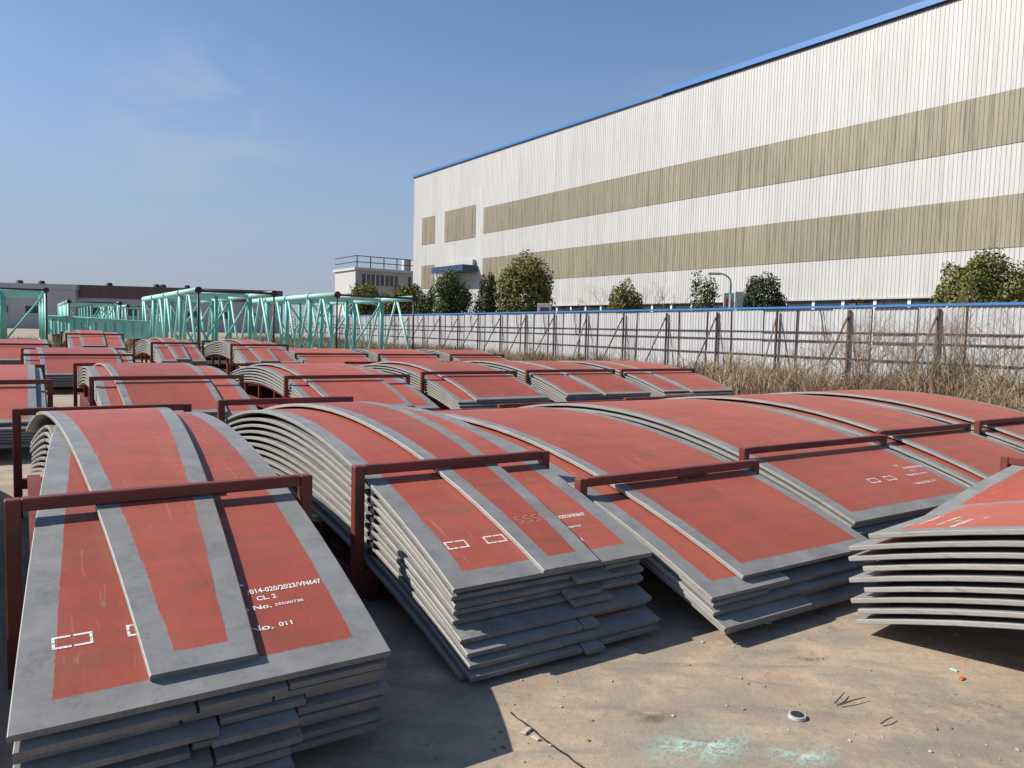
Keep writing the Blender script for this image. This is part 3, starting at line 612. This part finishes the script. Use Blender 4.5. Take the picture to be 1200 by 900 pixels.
shed(-160, 88, 327, 333.5, 140, 150, 'cladding_grey', 'cladding_grey', 1.0, 'long pale grey warehouse on the horizon at far left')
shed(88, 330, 333.5, 341, 152, 170, 'cladding_grey', 'wall_brown', 2.6, 'low warehouse with dark brown upper cladding behind the girders')

# ------------------------------------------------------------------ boundary fence
FD = Vector((-0.49347, 0.86976, 0)); FROT = math.atan2(FD.y, FD.x)             # local x along the fence, local y towards the yard
fence = empty('boundary_fence', fence_pt(0), FROT)
tag(fence, 'white corrugated sheet fence with rusty braces and a blue top cap', 'fence')
F0, F1 = -13.2, 92.4; SP = 3.3
def fpart(nm, mb, mat): me = mb.mesh(nm, [mat]); fixn(me); return obj(nm, me, fence)
m = MB(); n = 9; pw = SP / 2 - 0.012; xs = []
for i in range(n):
    x = i * pw / n; xs += [(x, 0), (x + pw / n * .5, 0), (x + pw / n * .62, 0.022), (x + pw / n * .88, 0.022)]
xs.append((pw, 0))
for x, y in xs: m.v += [(x, y - 0.075, 0.12), (x, y - 0.075, 2.93)]
for i in range(len(xs) - 1): m.f.append((2 * i, 2 * i + 1, 2 * i + 3, 2 * i + 2)); m.mi.append(0)
shm = m.mesh('fence_sheet', ['fence_sheet'])
postm = MB(); postm.box(-0.034, 0.034, 0.012, 0.09, 0, 2.86); postm = postm.mesh('post', ['fence_steel'])
thinm = MB(); thinm.box(-0.016, 0.016, -0.045, 0.0, 0, 2.9); thinm = thinm.mesh('stud', ['fence_steel'])
brm = MB(); brm.beam((0, 0.11, 2.62), (-0.12, 1.5, 0.0), 0.05, 0.05); brm = brm.mesh('brace', ['fence_steel'])
brm2 = MB(); brm2.beam((0.3, 0.03, 2.9), (0.02, 0.03, 1.7), 0.035, 0.03); brm2 = brm2.mesh('tie', ['fence_steel'])
s_ = F0; i = 0
while s_ < F1:
    o = obj('sheet', shm, fence, (s_, rnd(-0.012, 0.008), rnd(-0.03, 0.02))); o.rotation_euler = (rnd(-0.012, 0.006), 0, rnd(-0.008, 0.008))
    if i % 2 == 1 or random.random() < 0.35: obj('stud', thinm, fence, (s_ + rnd(-.06, .06), 0, 0)).rotation_euler = (0, rnd(-0.03, 0.03), 0)
    if i % 2 == 0:
        obj('post', postm, fence, (s_ - 0.8 + 0.02, 0, rnd(-0.03, 0.03))); b_ = obj('brace', brm, fence, (s_ - 0.8 + 0.02, 0, 0)); b_.rotation_euler = (0, 0, rnd(-0.3, 0.3))
        if random.random() < 0.5: obj('tie', brm2, fence, (s_ + 0.2, 0, 0))
    s_ += SP / 2; i += 1
for z in (2.05, 1.72, 1.10):
    m = MB(); m.box(F0, F1, -0.05 if z != 1.72 else -0.048, 0.008, z - 0.018, z + 0.018); fpart('rail', m, 'fence_steel')
m = MB(); m.box(F0, F1, -0.13, 0.03, 2.95, 3.03); fpart('top_cap', m, 'blue_trim')

# ------------------------------------------------------------------ teal lattice masts and girders
def chord_end(m, p, q, r): m.tube(p, q, r, n=12)
def lattice(v0, v1, u0, ln, ztop, label, rc=0.13):
    rt = empty('lattice_mast_section', yard((v0 + v1) / 2, u0, 0), AZ); tag(rt, label, 'lattice section', 'teal lattice mast sections')
    hw = (v1 - v0) / 2; zb = 0.35; nb = max(3, int(ln / 3.6)); bay = ln / nb
    def add(nm, mb, mat='teal_paint', par=None):
        me = mb.mesh(nm, [mat]); fixn(me)
        for p in me.polygons: p.use_smooth = len(p.vertices) == 4
        return obj(nm, me, par or rt)
    for z, zz in ((ztop, 1), (zb, 0)):
        for sx in (-1, 1):
            m = MB(); m.tube((sx * hw, 0, z), (sx * hw, ln, z), rc, n=14); c = add('chord', m, 'teal_pale')
            m = MB(); m.tube((sx * hw, -0.06, z), (sx * hw, 0.0, z), rc * 1.12, n=14); add('end_flange', m, 'dark_metal', c)
            for b_ in range(1, nb):
                m = MB(); m.tube((sx * hw, b_ * bay - 0.12, z), (sx * hw, b_ * bay + 0.12, z), rc * 1.3, n=14); add('collar', m, 'teal_paint', c)
    for b_ in range(nb + 1):
        y = b_ * bay + (0.05 if b_ == 0 else 0)
        for sx in (-1, 1):
            if b_ == 0:
                m = MB(); m.tube((sx * hw, y, zb), (sx * hw, y, ztop - rc), 0.045, n=8); add('end_rod', m, 'dark_metal')
            else:
                m = MB(); m.tube((sx * hw, y, zb + rc), (sx * hw, y, ztop - rc), 0.105, n=10); add('upright', m)
            if b_ < nb:
                m = MB(); a, b2 = (zb, ztop) if (b_ % 2 == 0) else (ztop, zb); m.tube((sx * hw, y + 0.2, a), (sx * hw, y + bay * 0.5, ztop if a == zb else zb), 0.06, n=8); add('diagonal', m, 'teal_pale')
                m = MB(); m.tube((sx * hw, y + bay * 0.5 + 0.1, ztop if a == zb else zb), (sx * hw, y + bay - 0.2, a), 0.062, n=8); add('diagonal', m, 'teal_pale')
        m = MB(); m.tube((-hw, y, ztop), (hw, y, ztop), 0.05 if b_ == 0 else 0.08, n=8); add('cross_tube', m, 'dark_metal' if b_ == 0 else 'teal_pale')  # near-end top tube is coloured dark to show it in shade
        m = MB(); m.tube((-hw, y, zb), (hw, y, zb), 0.08, n=8); add('cross_tube', m)
        if b_:
            m = MB(); m.tube((0, y, zb + rc), (0, y, ztop - 0.1), 0.09, n=10); add('upright', m)
            m = MB(); m.tube((-hw, y, ztop - 0.1), (0, y, zb), 0.05, n=8); m.tube((hw, y, ztop - 0.1), (0, y, zb), 0.05, n=8); add('cross_brace', m)
    # feet
    for y in (0.6, ln - 0.6):
        m = MB(); m.box(-hw - 0.15, hw + 0.15, y - 0.12, y + 0.12, 0.0, zb - rc); add('sleeper', m, 'timber')
    return rt
def uv_at(x, y, z): p = at_z(x, y, z); return p.dot(V), p.dot(U)
ZT = 3.2
for (xa, ya), (xb, yb), ln, label in (((400, 345), (480, 350), 15, 'teal lattice mast section nearest the fence'), ((232, 340), (322, 344), 17, 'teal lattice mast section in the middle of the row')):
    va, ua = uv_at(xa, ya, ZT); vb, ub = uv_at(xb, yb, ZT); lattice(va, vb, (ua + ub) / 2, ln, ZT, label)
va, ua = uv_at(54, 340, ZT + 0.2); lattice(va - 4.2, va, ua, 16, ZT + 0.2, 'large teal lattice mast section at the left edge')
va, ua = uv_at(80, 353.5, ZT); vb, ub = uv_at(143, 355, ZT); lattice(va, vb, (ua + ub) / 2, 18, ZT, 'far teal lattice mast section behind the box girders')
va, ua = uv_at(150, 358.5, ZT); lattice(va, va + 3.6, ua, 12, ZT, 'distant teal lattice mast section behind the middle one')
def girder(v, u, ln, h, wd, ang, zt, label):
    rt = empty('box_girder', yard(v, u, 0), AZ + ang); tag(rt, label, 'girder', 'teal box girders lying in the yard')
    def add(nm, mb, mat='teal_sheet'): me = mb.mesh(nm, [mat]); fixn(me); return obj(nm, me, rt)
    m = MB(); m.box(-ln / 2, ln / 2, -wd / 2, wd / 2, zt - h, zt)
    for i, p in enumerate(m.v):
        if p[0] > 0: m.v[i] = (p[0], p[1] * 0.8, zt - (zt - p[2]) * 0.75 - 0.12)
    add('web_box', m, 'teal_pale')
    m = MB(); m.beam((-ln / 2 - 0.05, 0, zt + 0.03), (ln / 2 + 0.05, 0, zt - 0.09), wd + 0.25, 0.05); add('top_flange', m, 'teal_paint')
    for i in range(7):
        x = -ln / 2 + 0.3 + i * (ln - 0.6) / 6; m = MB(); hh = h * (1 if x < 0 else 0.78); m.box(x - 0.02, x + 0.02, -wd / 2 - 0.1, -wd / 2 - 0.003, zt - hh + 0.05, zt - 0.16); add('stiffener', m, 'teal_paint')
    for x in (-ln * 0.35, ln * 0.35): m = MB(); m.box(x - 0.15, x + 0.15, -wd / 2, wd / 2, 0, zt - h + 0.02 if x < 0 else zt - h * 0.78 - 0.05); add('trestle', m, 'timber')
va, ua = uv_at(90, 369, 2.15); girder(va, ua + 1, 4.4, 1.2, 1.2, -0.95, 2.05, 'teal box girder left of the far red stack')
va, ua = uv_at(150, 373, 2.0); girder(va, ua - 0.2, 3.8, 1.2, 1.1, -0.55, 1.9, 'shorter teal box girder right of its longer neighbour')
va, ua = uv_at(20, 372, 2.1); girder(va, ua + 6, 4.2, 1.8, 1.4, 0.2, 2.1, 'teal box girder inside the left lattice section')

# ------------------------------------------------------------------ trees and planting beyond the fence
def crown(cx, cy, cz, rx, rz, n, leaf, lobes=9, hollow=0.35, seed=0):
    rg = random.Random(seed); mb = MB(); L_ = [(0, 0, 0, 0.9 if lobes < 8 else 0.78)]
    for i in range(lobes):
        a = rg.uniform(0, 2 * math.pi); e = rg.uniform(-0.5, 1.0); rr = rg.uniform(0.45, 0.72) * (0.85 if lobes < 8 else 1)
        L_.append((math.cos(a) * rr * math.cos(e), math.sin(a) * rr * math.cos(e), math.sin(e) * rr, rg.uniform(0.3, 0.5)))
    for i in range(n):
        lx, ly, lz, lr = L_[rg.randrange(len(L_))] if rg.random() > (0.65 if lobes < 8 else 0.3) else L_[0]
        d = Vector((rg.gauss(0, 1), rg.gauss(0, 1), rg.gauss(0, 1))).normalized(); q = lr * (rg.uniform(hollow, 1.0) ** 0.5) * ((0.9 if lobes < 8 else 0.85) + (0.28 if lobes < 8 else 0.42) * noise.noise(d * 2.5 + Vector((seed, lx, ly))))
        p = Vector(((lx + d.x * q) * rx, (ly + d.y * q) * rx, (lz + d.z * q) * rz)) + Vector((cx, cy, cz))
        nrm = (d + Vector((rg.gauss(0, .6), rg.gauss(0, .6), rg.gauss(0, .6)))).normalized(); a = nrm.orthogonal().normalized(); a.rotate(Matrix.Rotation(rg.uniform(0, 6.28), 3, nrm)); b = nrm.cross(a)
        l = leaf * rg.uniform(0.6, 1.3); wd = l * 0.55
        mb.quad(p - a * l * .5, p - b * wd * .5 + nrm * l * .08, p + a * l * .5, p + b * wd * .5 + nrm * l * .08)
    return mb
def tree(px, top, wpx, Y, leafm, label, n=3800, leaf=0.17, bottom=1.0, name='leafy_tree', cat='tree', lobes=9, group='trees between the fence and the hall', hollow=0.35, seed=1):
    p = at_Y(px, top, Y); ht = p.z; rx = wpx / 2 * Y / FPX * 1.04; rz = (ht - bottom) / 2
    rt = empty(name, (p.x, p.y, 0)); tag(rt, label, cat, group)
    me = crown(0, 0, bottom + rz, rx * 1.3, rz * 1.24, int(n * 2.4), leaf * 1.1, lobes, hollow, seed).mesh('crown', [leafm]); obj('crown', me, rt)
    m = MB(); m.tube((0, 0, 0), (0.05, 0, bottom + rz * 0.6), 0.14, 0.09, 8); rg = random.Random(seed)
    for i in range(7):
        a = rg.uniform(0, 6.28); h0 = rg.uniform(0.6, 1.0) * bottom + 0.2 * rz; m.tube((0.02, 0, h0), (math.cos(a) * rx * .6, math.sin(a) * rx * .6, h0 + rz * rg.uniform(.5, 1.1)), 0.06, 0.02, 5)
    obj('trunk', m.mesh('trunk', ['bark']), rt)
tree(617, 300, 62, 58, 'leaf_olive', 'large rounded olive green tree left of centre before the hall', 5200, 0.2, 1.6, seed=2, lobes=7, hollow=0.4)
tree(533, 318, 50, 66, 'leaf_mid', 'broad green tree in front of the hall entrance canopy', 4200, 0.2, 1.0, seed=3)
tree(571, 316, 26, 63, 'leaf_dark', 'narrow dark tree between two broader trees', 2200, 0.19, 1.0, seed=4)
tree(733, 332, 39, 48, 'leaf_olive', 'small round olive shrub tree right of centre', 3000, 0.15, 0.8, seed=5, lobes=6, hollow=0.5)
tree(826, 318, 34, 42, 'leaf_mid', 'thin sparse young tree beside the curved street lamp', 420, 0.17, 1.6, lobes=11, hollow=0.1, seed=6)
tree(895, 321, 52, 38, 'leaf_dark', 'dark dense dome shaped tree right of the street lamp', 4600, 0.13, 0.6, seed=7, lobes=5, hollow=0.6)
tree(1155, 297, 92, 31, 'leaf_olive', 'big dense yellowish green dome tree at the right edge', 8000, 0.14, 0.6, seed=8, lobes=4, hollow=0.6)
tree(432, 328, 44, 82, 'leaf_olive', 'olive tree before the grey office block', 3000, 0.24, 0.8, seed=9)
tree(476, 331, 44, 78, 'leaf_yellow', 'yellowish tree by the left corner of the hall', 3000, 0.24, 0.8, seed=10)
tree(500, 338, 24, 74, 'leaf_mid', 'small green tree right of the hall corner', 1600, 0.22, 0.6, seed=11)
tree(1003, 346, 26, 30, 'leaf_yellow', 'small pale green sapling peeping over the fence cap', 260, 0.12, 1.8, lobes=8, hollow=0.1, seed=12)
tree(1042, 352, 20, 30, 'leaf_mid', 'tiny green bush just above the fence cap', 260, 0.11, 1.6, lobes=6, hollow=0.1, seed=13)
for i, px in enumerate((662, 690, 790, 860)): tree(px, 357 + (i % 2), 40, 50 - i * 3, 'leaf_dark', ['low dark hedge bush right of the big olive tree', 'low dark hedge bush second right of the big olive tree', 'low dark hedge bush left of the thin young tree', 'low dark hedge bush below the street lamp'][i], 900, 0.16, 0.2, 'hedge_bush', 'bush', group='bushes along the hall', seed=20 + i)
def bare(name, base, ht, sp, n, label, r=0.02, seed=0, cat='bare shrub', group=None, depth=3):
    rg = random.Random(seed); mb = MB()
    def grow(p, d, l, r_, lev):
        q = p + d * l; mb.tube(p, q, r_, r_ * 0.65, 4 if lev > 0 else 5, False)
        if lev >= depth: return
        for _ in range(rg.choice((2, 2, 3))):
            nd = (d + Vector((rg.gauss(0, .42), rg.gauss(0, .42), rg.gauss(0.06, .25)))).normalized(); grow(q, nd, l * rg.uniform(.55, .85), r_ * 0.6, lev + 1)
    for i in range(n):
        a = rg.uniform(0, 6.28); grow(Vector((rg.uniform(-.15, .15), rg.uniform(-.15, .15), 0)), Vector((math.cos(a) * sp * rg.random(), math.sin(a) * sp * rg.random(), 1)).normalized(), ht * rg.uniform(.28, .42), r, 0)
    o = obj(name, mb.mesh(name, ['dry_twig' if name == 'bare_shrub' else 'bark']), None, base); tag(o, label, cat, group)
bare('bare_tree', at_Y(772, 390, 52) * Vector((1, 1, 0)) if False else Vector((at_Y(772, 390, 52).x, 52, 0)), 5.4, 0.5, 3, 'leafless tree with dark twigs before the white hall wall', 0.05, 1, 'bare tree', depth=5)
bare('bare_tree', Vector((at_Y(702, 390, 54).x, 54, 0)), 4.8, 0.35, 2, 'slim leafless tree left of the small olive shrub', 0.04, 2, 'bare tree', depth=5)
gb = 'bare shrubs in front of the fence'
for i, (s0, off, ht, n, sp, lb) in enumerate(((4.4, 1.2, 2.6, 9, 0.6, 'leafless upright shrub left of the brace near the right edge'), (2.6, 1.5, 2.9, 12, 0.75, 'dense leafless shrub at the fence post near the right edge'), (1.2, 1.8, 2.7, 12, 0.7, 'tangled leafless shrub by the fence at the right edge'),
        (0.2, 2.3, 2.2, 10, 0.9, 'low spreading leafless shrub in the grass at the far right'), (3.5, 2.6, 2.4, 16, 0.9, 'wide brown twiggy shrub left of the tangled one near the right edge'), (-0.8, 1.6, 2.8, 14, 0.8, 'tall brown twiggy shrub cut by the right picture edge'), (1.9, 3.4, 1.9, 16, 1.1, 'low brown thicket in front of the right fence shrubs'), (6.0, 1.4, 1.9, 12, 0.9, 'brown twiggy shrub left of the right fence shrubs'), (10.2, 1.2, 1.5, 12, 1.0, 'small brown shrub by the fence below the dark dome tree'),
        (7.4, 0.8, 1.5, 7, 0.9, 'low leafless shrub at the fence right of centre'), (25.5, 1.0, 1.5, 8, 0.9, 'dark dry shrub at the fence foot near the big tree'), (17.0, 1.0, 1.6, 8, 0.9, 'dry shrub at the fence foot below the small olive tree'))):
    bare('bare_shrub', fence_pt(s0, off), ht * (1.02 if s0 < 6.5 else 1), sp, n, lb, 0.015, 30 + i, group=gb, depth=4)

# dry grass along the fence
rg = random.Random(5); mb = MB()
def tuft(c, ht, n, spread, mi):
    for _ in range(n):
        a = rg.uniform(0, 6.28); r_ = spread * math.sqrt(rg.random()); p = c + Vector((math.cos(a) * r_, math.sin(a) * r_, 0)); h = ht * rg.uniform(0.5, 1.15)
        ln = Vector((rg.gauss(0, .5), rg.gauss(0, .5), 0)) * h; w2 = rg.uniform(0.004, 0.012); sd = Vector((math.cos(a + 1.3), math.sin(a + 1.3), 0)) * w2
        m1 = p + ln * 0.3 + Vector((0, 0, h * .6)); tp = p + ln + Vector((0, 0, h * rg.uniform(0.7, 1.0))); k = len(mb.v)
        mb.v += [p - sd, p + sd, m1 + sd * .9, m1 - sd * .9, tp]; mb.f += [(k, k + 1, k + 2, k + 3), (k + 3, k + 2, k + 4)]; mb.mi += [mi, mi]
for i in range(5200):
    s0 = -9 + 85 * rg.random() ** 1.5; off = 0.3 + 9.6 * rg.random() ** 1.25; p = fence_pt(s0, off)
    pv, pu = p.dot(V), p.dot(U)
    if pv < 13.4 and 3 < pu < 11.5: continue
    if pv < 15.9 and pu >= 11.5: continue
    dn = noise.noise(Vector((p.x * 0.35, p.y * 0.35, 0)))
    if dn < -0.3: continue
    ht = (0.6 + 0.85 * max(0, dn + 0.2)) * rg.uniform(0.7, 1.25) * (1.2 if s0 < 8 else 0.8)
    tuft(p, ht, rg.randint(12, 24), rg.uniform(0.12, 0.3), 0 if noise.noise(Vector((p.x * .2 + 9, p.y * .2, 3))) + rg.gauss(0, .25) > 0.02 else 1)
for i in range(900):                                   # weeds beyond the last row, below the teal masts
    p = yard(rg.uniform(-4, 16), rg.uniform(50, 64)); tuft(p, rg.uniform(.4, .9), 14, 0.35, rg.choice((0, 1)))
tag(obj('dry_grass', mb.mesh('dry_grass', ['dry_blade', 'dry_brown'])), 'tall dry straw coloured grass along the fence', 'grass', kind='stuff')

# ------------------------------------------------------------------ lamps and signs behind the fence
def lamp(px, top, Y, side, arm, label):
    p = at_Y(px, top, Y); rt = empty('street_lamp', (p.x, Y, 0)); tag(rt, label, 'street lamp')
    m = MB(); h = p.z; m.tube((0, 0, 0), (0, 0, h - arm * .8), 0.07, 0.05, 8, False); pr = Vector((0, 0, h - arm * .8))
    for i in range(1, 7):
        a = i / 6 * math.pi / 2; q = Vector((side * arm * (1 - math.cos(a)), 0, h - arm * .8 + arm * .8 * math.sin(a))); m.tube(pr, q, 0.045, 0.04, 8, False); pr = q
    obj('pole', m.mesh('pole', ['sign_grey']), rt)
    m = MB(); m.box(pr.x - 0.12 + side * .25 - .2, pr.x + 0.12 + side * .25 + .2, -0.1, 0.1, pr.z - 0.06, pr.z + 0.05); me = m.mesh('lamp_head', ['sign_grey']); bevel(me, 0.02); obj('lamp_head', me, rt)
lamp(857, 321, 36, -1, 0.55, 'curved grey street lamp left of the dark dome tree')
lamp(444, 356, 60, -1, 0.6, 'small street lamp seen under the nearest teal section')
def sign(px, py, Y, wd, h, mats, label):
    p = at_Y(px, py, Y); rt = empty('sign_board', (p.x, Y, 0)); tag(rt, label, 'sign')
    m = MB(); m.box(-wd / 2, wd / 2, -0.03, 0.03, p.z - h / 2, p.z + h / 2); me = m.mesh('board', [mats[0]]); bevel(me, 0.01); b_ = obj('board', me, rt)
    m = MB(); m.box(-wd * .32, wd * .32, -0.045, -0.032, p.z - h * .42, p.z + h * .1); obj('red_field', m.mesh('red_field', [mats[1]]), b_)
    for sx in (-.4, .4): m = MB(); m.tube((sx * wd, 0.05, 0), (sx * wd, 0.05, p.z), 0.03, n=6); obj('leg', m.mesh('leg', ['sign_grey']), rt)
sign(854, 352, 36.4, 0.5, 0.7, ('sign_grey', 'sign_red'), 'small red sign on grey board beside the street lamp')
sign(866, 351, 36.6, 0.4, 0.75, ('sign_grey', 'sign_grey'), 'plain grey board right of the red sign')
sign(638, 361, 50, 0.9, 0.6, ('white_paint', 'sign_red'), 'white and red board below the big olive tree')

# ------------------------------------------------------------------ litter and marks on the concrete
def blob(name, c, rx, ry, mat, z, label, cat, rot=0, n=26, seed=0):
    rg = random.Random(seed); m = MB(); pts = []
    for i in range(n):
        a = 2 * math.pi * i / n; k = 0.75 + 0.35 * noise.noise(Vector((math.cos(a) * 1.6, math.sin(a) * 1.6, seed))) ; pts.append((math.cos(a) * rx * k, math.sin(a) * ry * k, 0))
    m.v = [(0, 0, 0)] + pts; m.f = [(0, i + 1, (i + 1) % n + 1) for i in range(n)]; m.mi = [0] * n
    o = obj(name, m.mesh(name, [mat]), None, (c.x, c.y, z), rot); tag(o, label, cat); return o
blob('paint_spill', at_z(830, 872, 0), 0.5, 0.3, 'paint_spill', 0.004, 'pale teal paint stain on the concrete at bottom centre', 'paint stain', 0.5, seed=1)
blob('paint_spill', at_z(940, 885, 0), 0.3, 0.17, 'paint_spill', 0.004, 'small teal paint stain right of the larger one', 'paint stain', 0.3, seed=2)
blob('paint_spill', at_z(760, 838, 0), 0.2, 0.1, 'moss', 0.005, 'dark greenish grime patch left of the teal stain', 'stain', 0.2, seed=3)
blob('paint_spill', at_z(945, 772, 0), 0.18, 0.07, 'moss', 0.005, 'thin greenish grime patch in the middle of the concrete', 'stain', 0.2, seed=4)
# joint in the slab
a = at_z(598, 836, 0); b = at_z(690, 905, 0); m = MB(); pr = None
for i in range(13):
    q = i / 12; p = a.lerp(b, q) + Vector((rnd(-.006, .006), rnd(-.006, .006), 0)); d = (b - a).normalized(); n_ = Vector((-d.y, d.x, 0)) * rnd(0.003, 0.007); cur = (p - n_, p + n_)
    if pr: m.quad((*pr[0][:2], 0.0), (*pr[1][:2], 0.0), (*cur[1][:2], 0.0), (*cur[0][:2], 0.0))
    pr = cur
tag(obj('slab_joint', m.mesh('slab_joint', ['rubber_black']), None, (0, 0, 0.004)), 'dark crack line across the concrete at bottom centre', 'crack')
# jar lid, twigs, scraps
c = at_z(934, 841, 0); rt = empty('jar_lid', (c.x, c.y, 0)); tag(rt, 'round metal lid lying on the concrete', 'lid')
m = MB(); m.tube((0, 0, 0.002), (0, 0, 0.016), 0.042, 0.04, 20); obj('rim', m.mesh('rim', ['sign_grey']), rt); m = MB(); m.tube((0, 0, 0.0165), (0, 0, 0.019), 0.031, 0.031, 18); obj('disc', m.mesh('disc', ['dark_metal']), rt)
def twig(x0, y0, x1, y1, lb):
    a = at_z(x0, y0, 0.012); b = at_z(x1, y1, 0.02); c_ = a.lerp(b, .5) + Vector((rnd(-.01, .01), rnd(-.01, .01), 0.006)); o_ = Vector((a.x, a.y, 0)); m = MB()
    m.tube(a - o_, c_ - o_, 0.004, 0.0035, 6); m.tube(c_ - o_, b - o_, 0.0035, 0.002, 6); tag(obj('twig', m.mesh('twig', ['bark']), None, o_), lb, 'twig', 'twigs on the concrete')
twig(978, 824, 990, 811, 'short dark twig standing left of the long twig'); twig(984, 826, 1014, 817, 'longer dark twig right of the short twig'); twig(1032, 848, 1046, 840, 'tiny twig near the lid, farther right')
def scrap(x, y, s, mat, lb, nm='scrap'):
    c = at_z(x, y, 0); m = MB(); m.box(-s, s, -s * .5, s * .5, 0.001, s * .4); me = m.mesh(nm, [mat]); bevel(me, s * .15); o = obj(nm, me, None, (c.x, c.y, 0), rnd(0, 3)); tag(o, lb, 'scrap')
scrap(1127, 796, 0.024, 'orange_scrap', 'small orange scrap near the right pile shadow'); scrap(1116, 786, 0.028, 'paint_spill', 'pale teal flake beside the orange scrap') if False else None
scrap(900, 731, 0.02, 'white_paint', 'white paper scrap by the third stack'); scrap(617, 858, 0.03, 'pebble', 'pale stone beside the crack'); scrap(628, 866, 0.024, 'pebble', 'second pale stone beside the crack, lower'); scrap(1118, 786, 0.02, 'teal_pale', 'pale teal flake beside the orange scrap')
rg = random.Random(11); mb = MB()
for i in range(300):
    x = rg.uniform(480, 1200); y = 700 + 200 * rg.random(); c = at_z(x, y, 0); r_ = rg.choice((.003, .004, .004, .006, .011)) * rg.uniform(.7, 1.3)
    d = [Vector((rg.gauss(0, 1), rg.gauss(0, 1), rg.gauss(0, 1))).normalized() * r_ * rg.uniform(.7, 1.2) for _ in range(4)]
    k = len(mb.v); cc = c + Vector((0, 0, r_ * .3)); ax = [(1, 0, 0), (0, 1, 0), (-1, 0, 0), (0, -1, 0)]
    for q in ax: mb.v.append(tuple(cc + Vector(q) * r_ * rg.uniform(.7, 1.3)))
    mb.v.append(tuple(cc + Vector((0, 0, r_ * .5)))); mb.v.append(tuple(cc - Vector((0, 0, r_ * .7))))
    for j in range(4): mb.f += [(k + j, k + (j + 1) % 4, k + 4), (k + (j + 1) % 4, k + j, k + 5)]; mb.mi += [0, 0]
tag(obj('gravel', mb.mesh('gravel', ['pebble'])), 'loose grit and small stones scattered on the concrete', 'grit', kind='stuff')
